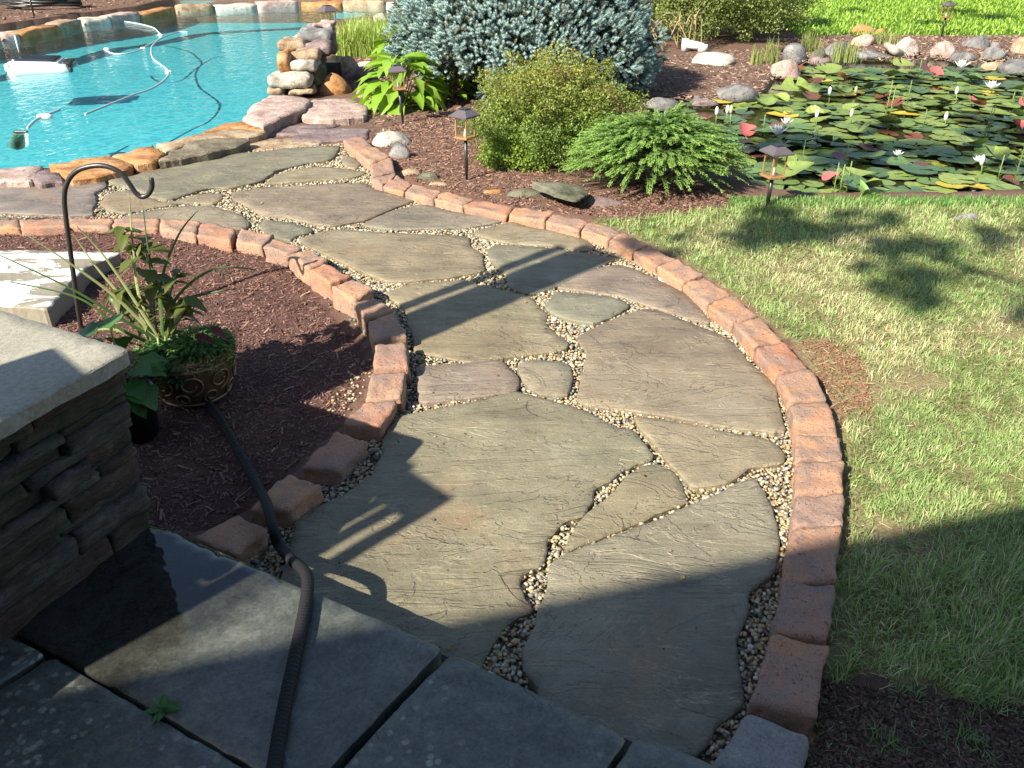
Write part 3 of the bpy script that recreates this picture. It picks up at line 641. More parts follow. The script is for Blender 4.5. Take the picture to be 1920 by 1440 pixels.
# ---- steps of bluestone treads, with mortared risers
steps = empty('garden_steps', P(600, 1300, .15), 'broad bluestone step treads with dark wet patches at the bottom of the view', 'steps'); sloc = steps.location.copy()
SL = [([(300,984),(830,1214),(617,1440),(560,1500),(480,1440),(-10,1160),(-300,990),(0,900)], 'slabwet', .15),
      ([(846,1222),(1181,1383),(1150,1420),(1080,1510),(950,1640),(480,1640),(640,1440)], 'slab', .150),
      ([(1193,1374),(1300,1416),(1420,1480),(1420,1640),(1010,1640),(1160,1432)], 'slab', .147),
      ([(75,1243),(95,1228),(340,1372),(470,1447),(600,1530),(600,1700),(-300,1700),(-300,1420),(0,1292)], 'slab', .146),
      ([(-10,1184),(88,1222),(70,1236),(0,1283),(-300,1400),(-300,1050)], 'slab', .149)]
for i, (q, m_, z) in enumerate(SL):
    o = stone_slab('tread', q, z, .055, M[m_], steps, 60+i, .0035, .03, .0018, .004); o.location = o.location-sloc
for q in ([(330,1010),(838,1228),(1300,1440),(1500,1540),(1400,1700),(-400,1700),(-400,1000),(120,960)],):
    V, F = prism([P(x, y, .10)[:2] for x, y in q], -.1, .094); o = mesh('riser', V-np.array(sloc), F, M['mortar'], steps, smooth=False)
# little weed in the joint
def leafmesh(w=.35, n=6, curl=.25, fold=.2, tip=1.3, lobes=0):
    """leaf along +Y, length 1; grid mesh"""
    V = []; F = []; m = 4
    for i in range(n+1):
        t = i/n; ww = w*(math.sin(math.pi*min(1, t**.75))**.8 if t < 1 else 0)*(1-.15*t)*(1+lobes*.25*math.sin(t*40)); ww = max(ww, .012)
        for j in range(m+1):
            s = (j/m*2-1); V.append((s*ww, t, -curl*t*t+fold*abs(s)*ww+.02*math.sin(t*18)*abs(s)))
    for i in range(n):
        for j in range(m): a = i*(m+1)+j; F.append([a, a+1, a+m+2, a+m+1])
    return np.array(V), np.array(F)
LV, LF = leafmesh(.22, 5, .3, .3)
def leaf_bunch(name, pos, dirs, sizes, cols, mat, parent=None, T=None, TF=None, roll=.6):
    T = LV if T is None else T; TF = LF if TF is None else TF; n = len(pos)
    V, F, C = scatter(T, TF, np.asarray(pos), frames(np.asarray(dirs), rng.normal(scale=roll, size=n)), sizes, cols)
    return mesh(name, V, F, mat, parent, col=C)
def weed(px, py, z, r, n, label, colr=(.10, .20, .05), up=.5, name='weed', grp=None):
    p = np.array(P(px, py, z)); a = rng.uniform(0, 6.28, n); d = np.column_stack([np.cos(a), np.sin(a), rng.uniform(up*.3, up*1.6, n)])
    o = leaf_bunch(name, np.zeros((n, 3)), d, rng.uniform(.6, 1.1, n)*r, np.array(colr)*rng.uniform(.7, 1.3, (n, 1)), M['leaf']); o.location = p
    return tag(o, label, 'weed', grp)
weed(307, 1331, .152, .045, 16, 'small green weed sprouting from the dark joint between step treads', (.07, .17, .05))
# ---- unseen house, plus an added post and slatted panel shaped for their shadows
def pt0(n, s): return N2*n+D2*s
def upright(name, n0, n1, s_base, h, th, mat, parent, z0=0.0, zlow=None):
    a, b = pt0(n0, s_base), pt0(n1, s_base); c = a+D2*th; d = b+D2*th
    zl = z0 if zlow is None else zlow
    V, F = prism([a, b, d, c], zl, h); V = V-np.array(parent.location); return mesh(name, V, F, mat, parent, smooth=False)
wood = mat_plain('white_painted_wood', (.62, .60, .55), .5, 0, .4, .08)
hs, nn = 3.3, 3.0
s0 = 3.66-hs*COT
pp_ = empty('shadow_post', (*pt0(2.9, s0), 0), 'unseen upright added for its banded shadow: tall post and thin downspout left of the view', 'post')
upright('post', 2.745, 3.035, s0, hs, .12, wood, pp_); upright('slat', 3.068, 3.15, s0, hs-.05, .07, wood, pp_)  # added uprights; the gap between them lets a light stripe through
s1 = 1.52-1.9*COT
sc_ = empty('shadow_slats', (*pt0(2, s1), 0), 'unseen slatted panel left of the steps, added to throw striped shade', 'screen')
for a, b, lo in ((1.735, 1.79, 0), (1.822, 1.875, 0), (1.885, 1.935, 0), (1.98, 2.235, 0)): upright('board', a, b, s1, 1.9 if a > 1.9 else 1.86, .03, wood, sc_, 0, lo)  # added boards, spaced to cast shade with lit slits
for z_ in (.35, 1.2, 1.72): 
    a = upright('rail', 1.735, 2.235, s1+.032, z_+.13, .03, wood, sc_, 0, z_)
EH = 4.5
ea, eb = P(870, 1212, 0), P(1920, 985, 0)
ev = np.array([eb.x-ea.x, eb.y-ea.y]); ev /= np.hypot(*ev); e0 = np.array([ea.x, ea.y])-D2*EH*COT; back = np.array([ev[1], -ev[0]])
hs_ = empty('house', (*(e0+back*3), 0), 'pale clapboard house behind the viewer with a deep roof', 'house'); hl = np.array(hs_.location)
rq = [e0-ev*2.8, e0+ev*11, e0+ev*11+back*7, e0-ev*2.8+back*7]
V, F = prism(rq, EH-.02, EH+.16); mesh('roof', V-hl, F, mat_plain('roof_shingle', (.08, .075, .07), .9), hs_, smooth=False)
wq = [e0-ev*2.4+back*1.0, e0+ev*10.6+back*1.0, e0+ev*10.6+back*6.6, e0-ev*2.4+back*6.6]
V, F = prism(wq, -.05, EH-.03); mesh('wall', V-hl, F, mat_plain('clapboard', (.42, .42, .40), .7), hs_, smooth=False)

# ---- stone wall with bluestone cap
CZ = .75
ca, cb, cc = [np.array(P(x, y, CZ)[:2]) for x, y in ((245, 656), (0, 790), (0, 580))]
wall = empty('stone_wall', (*ca, 0), 'stacked fieldstone wall end with a smooth bluestone cap at the left', 'wall'); wl = wall.location.copy()
u1 = (cb-ca)/np.hypot(*(cb-ca)); u2 = (cc-ca)/np.hypot(*(cc-ca))
capq = [(245,656),(0,790),(-400,1009),(-700,640),(-400,455),(0,580)]
o = stone_slab('cap', capq, CZ, .042, M['slab'], wall, 90, .005, .04, .001, .004); o.location = o.location-wl
kk = NB('cap_bluestone', .7, .3); v = kk.obj(); kk.col(kk.mix(1.0, kk.mix(kk.noise(v, 5, 5, .6), (.21, .195, .15), (.34, .325, .265)), kk.ramp(kk.noise(v, 70, 4, .7), [(.32, .72), (.6, 1.1)]), 'MULTIPLY')); kk.bump(kk.math('ADD', kk.noise(v, 200, 3, .7), kk.math('MULTIPLY', kk.noise(v, 9, 4), 2.0)), .6, .003); o.data.materials[0] = kk.m
bq = np.array(P(290, 992, .15)[:2]); ins = .03
def wp(s, out, z):                                     # along the visible face (s from the corner), leaning out at its foot
    bas = ca+(bq-ca)*(1-z/CZ)*1.0
    return bas+u1*s+u2*(-out)+(-u2)*0
rows = [.694, .655, .60, .545, .48, .42, .33, .12]
rs = random.Random(5); zt = .690
hts = [.034, .046, .030, .05, .038, .052, .036, .06, .045, .07, .17, .16]; z = .690
for r_, h in enumerate(hts):
    s = -.0; 
    while s < .95:
        L = rs.uniform(.12, .40)*(1.1 if h > .1 else 1); ou = rs.uniform(-.022, .026)+(.0 if r_ else -.02)
        zz = z-h; hh = h+rs.uniform(-.008, .008)
        a = ca+(bq-ca)*(1-(z-h/2)/CZ)+u2*.035; q0 = a+u1*s-u2*ou; q1 = a+u1*(s+L-.006)-u2*ou; dpt = .22
        m_ = M[rs.choice(['wall1', 'wall1', 'wall2', 'wall2', 'wall3'])]
        if h > .1: m_ = M[rs.choice(['wall1', 'wall3'])]
        tl = rs.uniform(-.04, .04)
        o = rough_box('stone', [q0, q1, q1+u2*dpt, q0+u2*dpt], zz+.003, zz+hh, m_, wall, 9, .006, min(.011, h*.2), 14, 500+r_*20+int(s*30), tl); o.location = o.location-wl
        s += L
    z -= h
# wall core
core = [ca+u2*.10+u1*.02, ca+u1*1.2+u2*.10, ca+u1*1.2+u2*.8, ca+u2*.8+u1*.02]
V, F = prism(core, -.1, .693); mesh('core', V-np.array(wl), F, M['mortar'], wall, smooth=False)
for i in range(9):                                     # stones of the end face that looks over the mulch
    s = -0.0
for r_, h in enumerate(hts):
    z = .690-sum(hts[:r_]); s = .02
    while s < .9:
        L = rs.uniform(.12, .3); a = ca+(bq-ca)*(1-(z-h/2)/CZ)*.6+u1*.0+u2*(.05+s); o = rough_box('stone', [a, a+u2*(L-.006), a+u2*(L-.006)+u1*.2, a+u1*.2], z-h+.003, z, M[rs.choice(['wall1', 'wall2', 'wall3'])], wall, 6, .006, min(.011, h*.2), 12, 900+r_*20+int(s*30)); o.location = o.location-wl; s += L

# ---- painted slab beside the wall
def mat_flake():
    k = NB('flaking_white_paint_on_stone', .7, .3); v = k.obj(); vs = k.obj((.7, 2.2, 1), rot=(0, 0, R(-35)))
    n = k.noise(vs, 3.2, 6, .62, .9); m = k.ramp(n, [(.49, 1.), (.51, 0.)]); fl = k.noise(v, 50, 3)
    m = k.math('MULTIPLY', m, k.ramp(fl, [(.30, 0.), (.36, 1.)])); ge = k.N('ShaderNodeNewGeometry'); sz_ = k.N('ShaderNodeSeparateXYZ'); k.L(ge.outputs['True Normal'], sz_.inputs[0]); m = k.math('MULTIPLY', m, k.ramp(sz_.outputs[2], [(.6, 0.), (.75, 1.)]))
    k.col(k.mix(m, k.mix(k.noise(v, 7, 4), (.17, .15, .11), (.24, .215, .16)), (.60, .60, .56))); k.bump(k.math('ADD', k.math('MULTIPLY', m, .5), k.noise(v, 30, 4)), .8, .006); return k.m
o = stone_slab('painted_stone_slab', [(-300,468),(0,469),(92,469),(130,470),(227,474),(196,486),(160,501),(133,528),(120,545),(90,581),(0,573),(-300,560)], .05, .13, mat_flake(), None, 31, .006, .05, .005, .006)
tag(o, 'flat stone slab with flaking white paint lying on the mulch beside the wall', 'stone slab')

# ---- pool coping, near side
cop = empty('pool_coping', P(300, 290, 0), 'row of orange and brown natural stones capping the near edge of the pool', 'pool coping'); cl = cop.location.copy()
CO = [([(-200,330),(0,316),(83,308),(70,326),(60,338),(0,341),(-200,352)], 'rk_pink', .05), ([(52,333),(84,318),(112,325),(122,338),(70,344)], 'rk_purple', .045),
 ([(90,309),(140,301),(205,291),(250,306),(245,314),(182,329),(132,336),(112,324)], 'rk_orange', .055), ([(207,290),(287,271),(310,286),(288,304),(254,308)], 'rk_orange', .06),
 ([(291,270),(377,249),(440,240),(500,247),(465,256),(390,260),(332,276),(312,285)], 'rk_tan', .05), ([(310,289),(345,270),(400,258),(458,258),(467,263),(430,277),(395,285),(340,296),(293,304)], 'rk_olive', .065),
 ([(377,247),(420,233),(452,227),(487,239),(497,246),(440,239)], 'rk_orange', .055), ([(455,222),(470,198),(507,177),(560,180),(584,187),(568,203),(530,218),(494,238)], 'rk_pink', .075),
 ([(586,186),(660,184),(692,200),(682,219),(620,226),(566,218),(572,203)], 'rk_pink', .03)]
for i, (q, m_, z) in enumerate(CO):
    o = stone_slab('coping_stone', q, z, .15, M[m_], cop, 200+i, .02, .08, .012, .012); o.location = o.location-cl
for i, (q, m_) in enumerate([([(505,240),(585,231),(640,232),(560,252),(500,252)], 'rk_purple'), ([(560,240),(690,240),(690,258),(640,262),(540,270)], 'rk_purple'), ([(470,262),(560,256),(600,268),(540,277),(440,284)], 'rk_tan')]):
    o = stone_slab('stepping_stone', q, -.012, .05, M[m_], None, 230+i, .02, .08, .008, .012)
    tag(o, ['narrow purple brown stone set flush behind the pool coping', 'wide earth covered flat stone at the head of the paver curve', 'low tan stone sunk in dirt beside the dark coping gap'][i], 'stone')
fc = empty('far_pool_coping', P(200, 20, 0), 'row of pale stones capping the far edge of the pool', 'pool coping'); cl = fc.location.copy()
fe = [(-150,78),(0,54),(38,60-9),(110,36),(152,26),(207,22),(262,15),(330,4),(400,1),(480,-2),(560,-5),(640,-5),(720,-4),(800,-4)]
for i in range(len(fe)-1):
    a, b = np.array(P(*fe[i], .08)[:2]), np.array(P(*fe[i+1], .08)[:2]); t = (b-a)/np.hypot(*(b-a)); nn_ = np.array([-t[1], t[0]]); w = .34
    o = rough_box('coping_stone', [a+t*.02, b-t*.02, b+nn_*w, a+nn_*w], -.25, .0+.02*math.sin(i*3), M[['rk_white', 'rk_pink', 'rk_orange', 'rk_tan'][i % 4]], fc, 6, .05, .03, 4, 700+i); o.location = o.location-cl
for i, (x0, y0, x1, y1, m_) in enumerate([(658,36,698,50,'rk_pink'), (700,24,724,40,'rk_white')]):
    px_rock('coping_rock', x0, y0, x1, y1, M[m_], ['pinkish flat rock on the pool edge beyond the grass clump', 'pale rock on the far pool edge left of the spruce'][i], seed=40+i, zb=-.03)

# ---- rock stack at the pool corner
st = empty('rock_stack', P(545, 178, 0), 'piled rock waterfall wall stepping up at the pool corner', 'rock wall'); sl_ = st.location.copy()
base = P(545, 182, 0)
STK = [ # picture box, material, distance offset, seed
 (499,132,577,163,'rk_white',0,.95),(500,158,528,178,'rk_tan',0,1),(538,160,583,178,'rk_tan',.0,1),(520,92,546,138,'rk_orange',.15,1),(542,108,590,132,'rk_white',.18,1),
 (540,88,596,112,'rk_tan',.32,1),(520,70,570,94,'rk_tan',.55,1),(570,76,620,104,'rk_purple',.6,1),(558,54,619,80,'rk_grey',.85,1),(543,58,572,74,'rk_white',.95,1),(562,47,594,62,'rk_grey',1.15,1),
 (588,38,620,52,'rk_pink',1.35,1),(590,48,618,62,'rk_purple',1.15,1),(556,100,600,128,'rk_green',.7,1),(585,120,602,160,'rk_green',.3,1),(525,130,560,150,'rk_tan',.25,1),(600,60,622,100,'rk_tan',1.1,1)]
for i, (x0, y0, x1, y1, m_, dy, k_) in enumerate(STK):
    Y = base.y+dy; c = PY((x0+x1)/2, (y0+y1)/2, Y); w = (x1-x0)/FPX*math.hypot(Y, 1.2); h = (y1-y0)/FPX*math.hypot(Y, 1.2)
    U, F = RB[6]; q = [(c.x-w/2, c.y-.02), (c.x+w/2, c.y+.03), (c.x+w/2*.9, c.y+.42), (c.x-w/2*.85, c.y+.4)]
    z1 = c.z+h*.5-.05; z0 = c.z-h*.55
    o = rough_box('stone', q, z0, z1, M[m_], st, 9, min(.07, h*.45), .035, 4, 800+i, 0); o.location = o.location-sl_
V, F = prism([(base.x-.1, base.y+.15), (base.x+.15, base.y+.15), (base.x+.35, base.y+1.2), (base.x+.05, base.y+1.2)], -.3, .18); mesh('core', V-np.array(sl_), F, M['mortar'], st, smooth=False)

# ---- boulders and rocks
BR = [
 (597,88,668,152,'rk_tan','craggy grey tan boulder behind the rock stack below the grass',1),(580,133,652,183,'rk_orange','big orange tan boulder at the foot of the rock stack',1),(643,117,690,156,'rk_purple','smooth purplish grey boulder left of the hosta',1),
 (668,157,698,188,'rk_tan','small round tan rock tucked under the hosta edge',1),(665,113,708,128,'rk_white','flat whitish rock behind the purplish boulder',1),
 (692,236,768,281,'rk_white','chunky white and tan rock beside the start of the outer pavers',1),(729,263,772,304,'rk_grey','blue grey rock leaning on the outer pavers',1),
 (738,310,794,335,'rk_tan','flat tan rock just behind the dark paver gap',.8),(778,318,826,343,'rk_green','brown green rock between two tan rocks behind the pavers',.8),(800,335,844,354,'rk_tan','small flat tan rock below the front lantern',.8),
 (900,348,944,370,'rk_orange','low rusty brown rock in the mulch near the green shrub',.6),(950,346,1026,376,'rk_green','low grey green rock in front of the green shrub',.6),(1090,360,1172,394,'rk_purple','brown rock half hidden under the feathery juniper',.8),
 (1345,152,1429,189,'rk_grey','large lichen spotted grey boulder at the pond corner',1),(1304,92,1386,126,'rk_white','large pale peaked boulder on the mulch beside a white pipe',1),(1206,176,1275,206,'rk_grey','dark shaded boulder at the pond edge beside the spruce',1),
 (1296,182,1348,198,'rk_purple','flat purple stone lying at the water left of the grey boulder',.6),
 (1470,78,1516,117,'rk_grey','round grey boulder above the tan one at the pond end',1),(1452,107,1508,145,'rk_pink','tan pink boulder at the left tip of the pond',1),(1518,88,1550,112,'rk_green','mossy dull stone between two grey boulders',1),
 (1551,70,1594,105,'rk_grey','dark round grey boulder on the far pond bank',1),(1602,44,1640,66,'rk_orange','brown boulder at the edge of the far lawn',1),(1640,52,1664,66,'rk_orange','small brown rock right of the brown boulder on the lawn edge',1),(1601,62,1647,90,'rk_pink','pink boulder in front of the brown one',1),
 (1602,92,1678,110,'rk_grey','long flat grey rock at the far water edge',.7),(1676,67,1726,102,'rk_pink','rounded pinkish tan boulder below the far lawn',1),(1752,76,1794,107,'rk_pink','pale tan round boulder left of the far right group',1),
 (1785,94,1832,115,'rk_grey','low bluish grey rock at the water below the far lantern',.8),(1814,60,1858,93,'rk_grey','peaked grey boulder on the mulch of the far bank',1),(1804,76,1816,88,'rk_grey','tiny grey stone left of the peaked boulder',1),
 (1851,84,1900,111,'rk_grey','lumpy grey boulder near the right end of the far bank',1),(1857,76,1876,90,'rk_grey','small grey stone behind the lumpy boulder',1),(1902,66,1950,104,'rk_tan','tan grey boulder cut by the right edge of the view',1),
 (1884,102,1960,138,'rk_grey','broad smooth grey boulder at the water by the right edge',1),(1520,103,1560,120,'rk_purple','low purple stone at the far water edge',.8),(1846,112,1890,130,'rk_tan','flat tan stone dipping into the water near the right edge',.6),
 (1416,368,1462,392,'rk_grey','low grey stone at the foot of the lantern by the lawn',.8),(1784,394,1846,424,'rk_grey','weathered grey stone lying in the lawn near the pond',.5),(1300,176,1318,186,'rk_grey','tiny dark stone near the shaded boulder at the pond',1)]
for i, (x0, y0, x1, y1, m_, lb_, dp) in enumerate(BR):
    px_rock('rock' if (x1-x0) < 50 else 'boulder', x0, y0, x1, y1, M[m_], lb_, 'rock' if (x1-x0) < 50 else 'boulder', seed=i+1, zb=-.06, deep=dp, cuts=6)
# tilted slate slab
o = stone_slab('slate_slab', [(996,344),(1050,343),(1092,347),(1105,358),(1081,372),(1040,362)], .07, .03, M['rk_green'], None, 55, .008, .05, .003, .005, tilt=(-.05, .05)); tag(o, 'thin olive slate slab propped over rocks before the juniper', 'slate')
# driftwood and white pipe
V, F = tube(smooth_path([P(1662, 85, .05), P(1674, 93, .06), P(1690, 103, -.04)]), [.05]*6+[.06]*6+[.045], 10); tag(mesh('driftwood', V, F, mat_plain('grey_wood', (.33, .30, .24), .85, 0, .2, .3, 20, .01)), 'short bleached driftwood log sloping into the pond', 'driftwood')
p = P(1300, 96, -.03); V, F = joinl([tube([p+Vector((-.12, .05, .0)), p+Vector((-.12, .05, .17))], .055, 14), tube([p+Vector((-.12, .05, .10)), p+Vector((.14, -.02, .06))], .06, 14), tube([p+Vector((.13, -.02, .0)), p+Vector((.13, -.02, .1))], .075, 14)])
tag(mesh('drain_pipe', V, F, M['white']), 'short white plastic drain elbow beside the pale boulder', 'pipe')

# ================================================================== SMALL THINGS
# ---- solar lanterns on stakes
def lantern(px, pyb, pyt, wpx, rz, label, zb=-.04, lean=0):
    b = P(px, pyb, zb); dist = math.hypot(b.y, CAMH)
    top = PY(px, pyt, b.y); H = top.z-zb; w = wpx/FPX*dist
    r = empty('solar_lantern', b, label, 'lantern', 'solar lanterns on stakes', rz); r.rotation_euler = (lean*.3, lean, rz)
    hb = H-w*.30; hl = w*.92; z0 = hb-hl                # roof base, lantern bottom
    a = w/2; t = a*.42
    V = [(-a, -a, hb-.004), (a, -a, hb-.004), (a, a, hb-.004), (-a, a, hb-.004), (-a, -a, hb+.006), (a, -a, hb+.006), (a, a, hb+.006), (-a, a, hb+.006), (-t, -t, H-.006), (t, -t, H-.006), (t, t, H-.006), (-t, t, H-.006)]
    F = [[3, 2, 1, 0], [0, 1, 5, 4], [1, 2, 6, 5], [2, 3, 7, 6], [3, 0, 4, 7], [4, 5, 9, 8], [5, 6, 10, 9], [6, 7, 11, 10], [7, 4, 8, 11], [8, 9, 10, 11]]
    rf = mesh('roof', V, F, M['dkroof'], r, smooth=False)
    V, F = box((0, 0, H-.003), (t*1.7, t*1.7, .012)); mesh('solar_cell', V, F, M['panel'], rf, smooth=False)
    q = a*.60
    for i, j in ((-1, -1), (1, -1), (1, 1), (-1, 1)):
        V, F = box((i*q, j*q, (z0+hb)/2), (w*.045, w*.045, hl)); mesh('frame_post', V, F, M['copper'], r, smooth=False)
    for i, j in ((0, -1), (1, 0), (0, 1), (-1, 0)):
        e_ = q-w*.025; V = [(i*q-j*e_, j*q+i*e_, z0+.003), (i*q+j*e_, j*q-i*e_, z0+.003), (i*q+j*e_, j*q-i*e_, hb-.003), (i*q-j*e_, j*q+i*e_, hb-.003)]; mesh('pane', V, [[0, 1, 2, 3]], M['glass'], r, smooth=False)
    V, F = joinl([box((0, 0, z0-.004), (2*q+w*.14, 2*q+w*.14, .012)), box((0, 0, z0-.016), (2*q*.6, 2*q*.6, .014)), box((0, 0, hb-.010), (2*q+w*.06, 2*q+w*.06, .010))]); mesh('base', V, F, M['copper'], r, smooth=False)
    V, F = tube([(0, 0, z0), (0, 0, z0+hl*.34)], [w*.10, w*.05], 10); mesh('bulb_holder', V, F, M['white'], r)
    V, F = tube([(0, 0, z0-.02), (0, 0, .12*H), (0, 0, .115*H), (0, 0, -.06)], [w*.085, w*.085, w*.065, w*.05], 10); mesh('stake', V, F, M['black'], r)
    return r
lantern(875, 338, 204, 39, R(52), 'tall lantern nearest the green shrub, standing in mulch above the curved pavers')
lantern(756, 233, 122, 31, R(8), 'lantern standing in front of the broad bright hosta leaves', lean=-.05)
lantern(1437, 392, 272, 44, R(20), 'lantern at the lawn edge right of the feathery juniper', lean=.03)
lantern(620, 72, 10, 29, R(40), 'lantern rising behind the rock stack by the pool', .05)
lantern(1765, 68, 3, 19, R(25), 'far lantern on the lawn edge behind the pond')
lantern(64, 30, -40, 20, R(10), 'black stake of a lantern beside the coiled hose at the top left', -.03)
# bare stake by the stack
V, F = tube([P(590, 140, .0), P(590, 140, .0)+Vector((0, 0, .34))], .016, 8); tag(mesh('garden_stake', V, F, M['black']), 'short black stake poking up between the stacked rocks and the boulder', 'stake')

# ---- shepherd's hook
hb = G(151, 615)
hp = [(151,618),(147,585),(141,540),(135,495),(129,450),(124,410),(121,380),(122,356),(130,335),(145,320),(166,312.5),(190,310.5),(212,316),(230,328),(243,345),(254,361),(266,369),(278,364),(285,350),(283.5,334)]
pts = [PY(x, y, hb.y) for x, y in hp]; pts[0].z -= .05
V, F = tube(smooth_path(pts, 5), .0115, 10); o = mesh('shepherd_hook', V, F, M['black']); tag(o, "black iron shepherd's hook curling above the mulch bed", 'plant hook')

# ---- hose
hz = [(392, 758, -.02), (412, 785, -.02), (440, 833, -.02), (478, 900, -.01), (500, 945, .075), (512, 990, .09), (522, 1020, .03), (545, 1048, .06), (566, 1066, .13), (577, 1088, .168), (572, 1140, .167), (560, 1200, .167), (543, 1280, .167), (528, 1355, .167), (514, 1440, .167), (500, 1540, .167)]
pts = smooth_path([P(*h) for h in hz], 30); rr = [.0165+.0012*math.sin(i*2.1) for i in range(len(pts))]
k = NB('ribbed_hose', .6, .25); v = k.obj((1, 1, 1)); k.col(k.mix(k.noise(v, 300, 2), (.005, .005, .006), (.020, .020, .022))); k.bump(k.noise(v, 420, 2), .8, .003)
V, F = tube(pts, rr, 14); tag(mesh('hose', V, F, k.m), 'ribbed black hose running from the planter over the pavers and steps', 'hose')
# coil of hose at the top left
cc_ = P(78, 12, 0); pts = []
for i in range(150):
    a = i*.26; r_ = .62+.05*math.sin(i*.9)+.04*math.sin(i*.37); pts.append(cc_+Vector((r_*1.25*math.cos(a), r_*.7*math.sin(a), .03+i*.0011+.01*math.sin(i))))
V, F = tube(pts, .026, 8); tag(mesh('coiled_hose', V, F, M['black']), 'coiled black hose lying on mulch beyond the pool, top left', 'hose')

# ---- pool things
def at_w(x, y): return P(x, y, POOLZ)
c = at_w(82, 130); yaw = R(14); fl = empty('pool_skimmer_robot', (c.x, c.y, POOLZ), 'white floating pool skimmer robot with a dark solar top', 'pool robot', rz=yaw)
L_, W_ = .80, .60
def hullsec(h, w0, w1, z0, z1): return
U, Fq = RB[6]
def shell(cx, cy, cz, sx, sy, sz, r=.05, taper=0, shear=0):
    e = np.array([sx, sy, sz])/2; p = U*e; rr_ = min(r, *(e*.95)); inn = np.clip(p, -(e-rr_), e-rr_); d = p-inn; l = np.linalg.norm(d, axis=1); l[l == 0] = 1; p = inn+d/l[:, None]*rr_
    t = (p[:, 2]/e[2]+1)/2; p[:, 0] *= 1-taper*t; p[:, 1] *= 1-taper*t; p[:, 2] += shear*p[:, 0]; return p+np.array([cx, cy, cz]), Fq.tolist()
for sy in (-1, 1):
    V, F = shell(0, sy*W_*.42, .035, L_, .12, .13, .04, .12); mesh('float', V, F, M['white'], fl)
V, F = shell(-.05, 0, .105, L_*.82, W_*.86, .07, .03, .10, -.05); dk = mesh('deck', V, F, M['white'], fl)
V, F = shell(-.07, 0, .148, L_*.72, W_*.74, .03, .012, .05, -.05); mesh('solar_panel', V, F, M['panel'], dk)
V, F = shell(.34, 0, .065, .14, W_*.62, .10, .03); mesh('intake', V, F, M['black'], fl)
V, F = shell(.40, -.26, .02, .05, .08, .07, .02); mesh('wheel', V, F, M['black'], fl)
V, F = shell(-.40, 0, .06, .06, W_*.7, .10, .02); mesh('bumper', V, F, M['white'], fl)
V, F = tube([(-.3, .2, .2), (-.3, .2, .42)], .012); mesh('antenna', V, F, M['white'], fl)
hose_m = mat_plain('white_hose', (.34, .40, .40), .5, 0, .4, .12)
def whose(pts, r=.012, zo=.0): return tube(smooth_path([P(x, y, POOLZ+zo) for x, y in pts], 8), r, 8)
pv = empty('pool_cleaner_hose', at_w(300, 100), 'white pool cleaner hose floating in loops on the blue water', 'pool hose'); pl = np.array(pv.location)
for q in ([(222,39),(252,43),(285,51),(297,60),(303,69),(292,79),(284,90),(286,108),(300,120),(314,131),(316,140),(305,153),(282,167),(250,178),(205,196),(160,214)], [(352,60),(335,60),(318,65),(300,73),(280,83),(262,94),(240,100),(215,101),(200,95),(197,90)]):
    V, F = whose(q); mesh('hose_section', V-pl, F, hose_m, pv)
for x, y in ((301,66),(225,39),(268,91),(200,92),(316,135)):
    V, F = ico(2); p = at_w(x, y); mesh('float', V*np.array([.05, .03, .025])+np.array(p)-pl, F, M['white'], pv)
nr = empty('pool_net', at_w(40, 268), 'pale mesh leaf net with a long pole and float drifting in the near pool corner', 'pool net'); pl = np.array(nr.location)
V, F = whose([(52,240),(66,226),(84,217),(112,206)], .014); mesh('pole', V-pl, F, hose_m, nr)
V, F = ico(2); mesh('float', V*np.array([.09, .05, .04])+np.array(at_w(84, 219))-pl, F, M['white'], nr)
V, F = whose([(26,247),(52,247)], .012, .01); mesh('rim', V-pl, F, M['black'], nr)
k = NB('net_mesh', .7, .2); k.b.inputs['Base Color'].default_value = (.62, .66, .55, 1); 
V = []; F = []
for i in range(9):
    for j in range(9):
        u, v_ = i/8, j/8; x = 22+u*34+(v_-.5)*(u-.5)*14-v_*6; y = 247+v_*34*(1-.25*(2*u-1)**2); p = P(x, y, POOLZ-.01-.22*math.sin(math.pi*v_*.5)*math.sin(math.pi*u)); V.append(np.array(p)-pl)
for i in range(8):
    for j in range(8): a = i*9+j; F.append([a, a+1, a+10, a+9])
mesh('net_bag', V, F, k.m, nr)

# ---- planter with coir liner
pc_ = G(350, 772); pb = empty('basket_planter', (pc_.x, pc_.y+.14, pc_.z), 'round bronze scrollwork planter lined with straw coir on the mulch', 'planter')
def lathe(prof, n=40, wob=0):
    V = []; F = []
    for r_, z_ in prof:
        for k_ in range(n): a = 2*math.pi*k_/n; V.append((r_*math.cos(a)*(1+wob*math.sin(k_*5)), r_*math.sin(a), z_+wob*.05*math.sin(k_*3.3)))
    for i in range(len(prof)-1):
        for k_ in range(n): a = i*n+k_; b = i*n+(k_+1) % n; F.append([a, b, b+n, a+n])
    return np.array(V), F
PR, PH = .185, .21
V, F = lathe([(.0, .0), (.11, .002), (.14, .03), (.165, .09), (.18, .16), (PR, PH), (PR-.004, PH+.004), (PR-.014, PH-.01), (.15, .08), (.0, .06)]); bw = mesh('bowl', V, F, mat_plain('bronze_bowl', (.10, .060, .030), .5, .2, .5, .35, 40), pb)
bm_ = mat_plain('gold_scroll', (.26, .19, .10), .45, .5, .5, .3)
def onbowl(a, z_): r_ = np.interp(z_, [0, .03, .09, .16, .21], [.115, .143, .168, .183, .189]); return (r_*math.cos(a), r_*math.sin(a), z_)
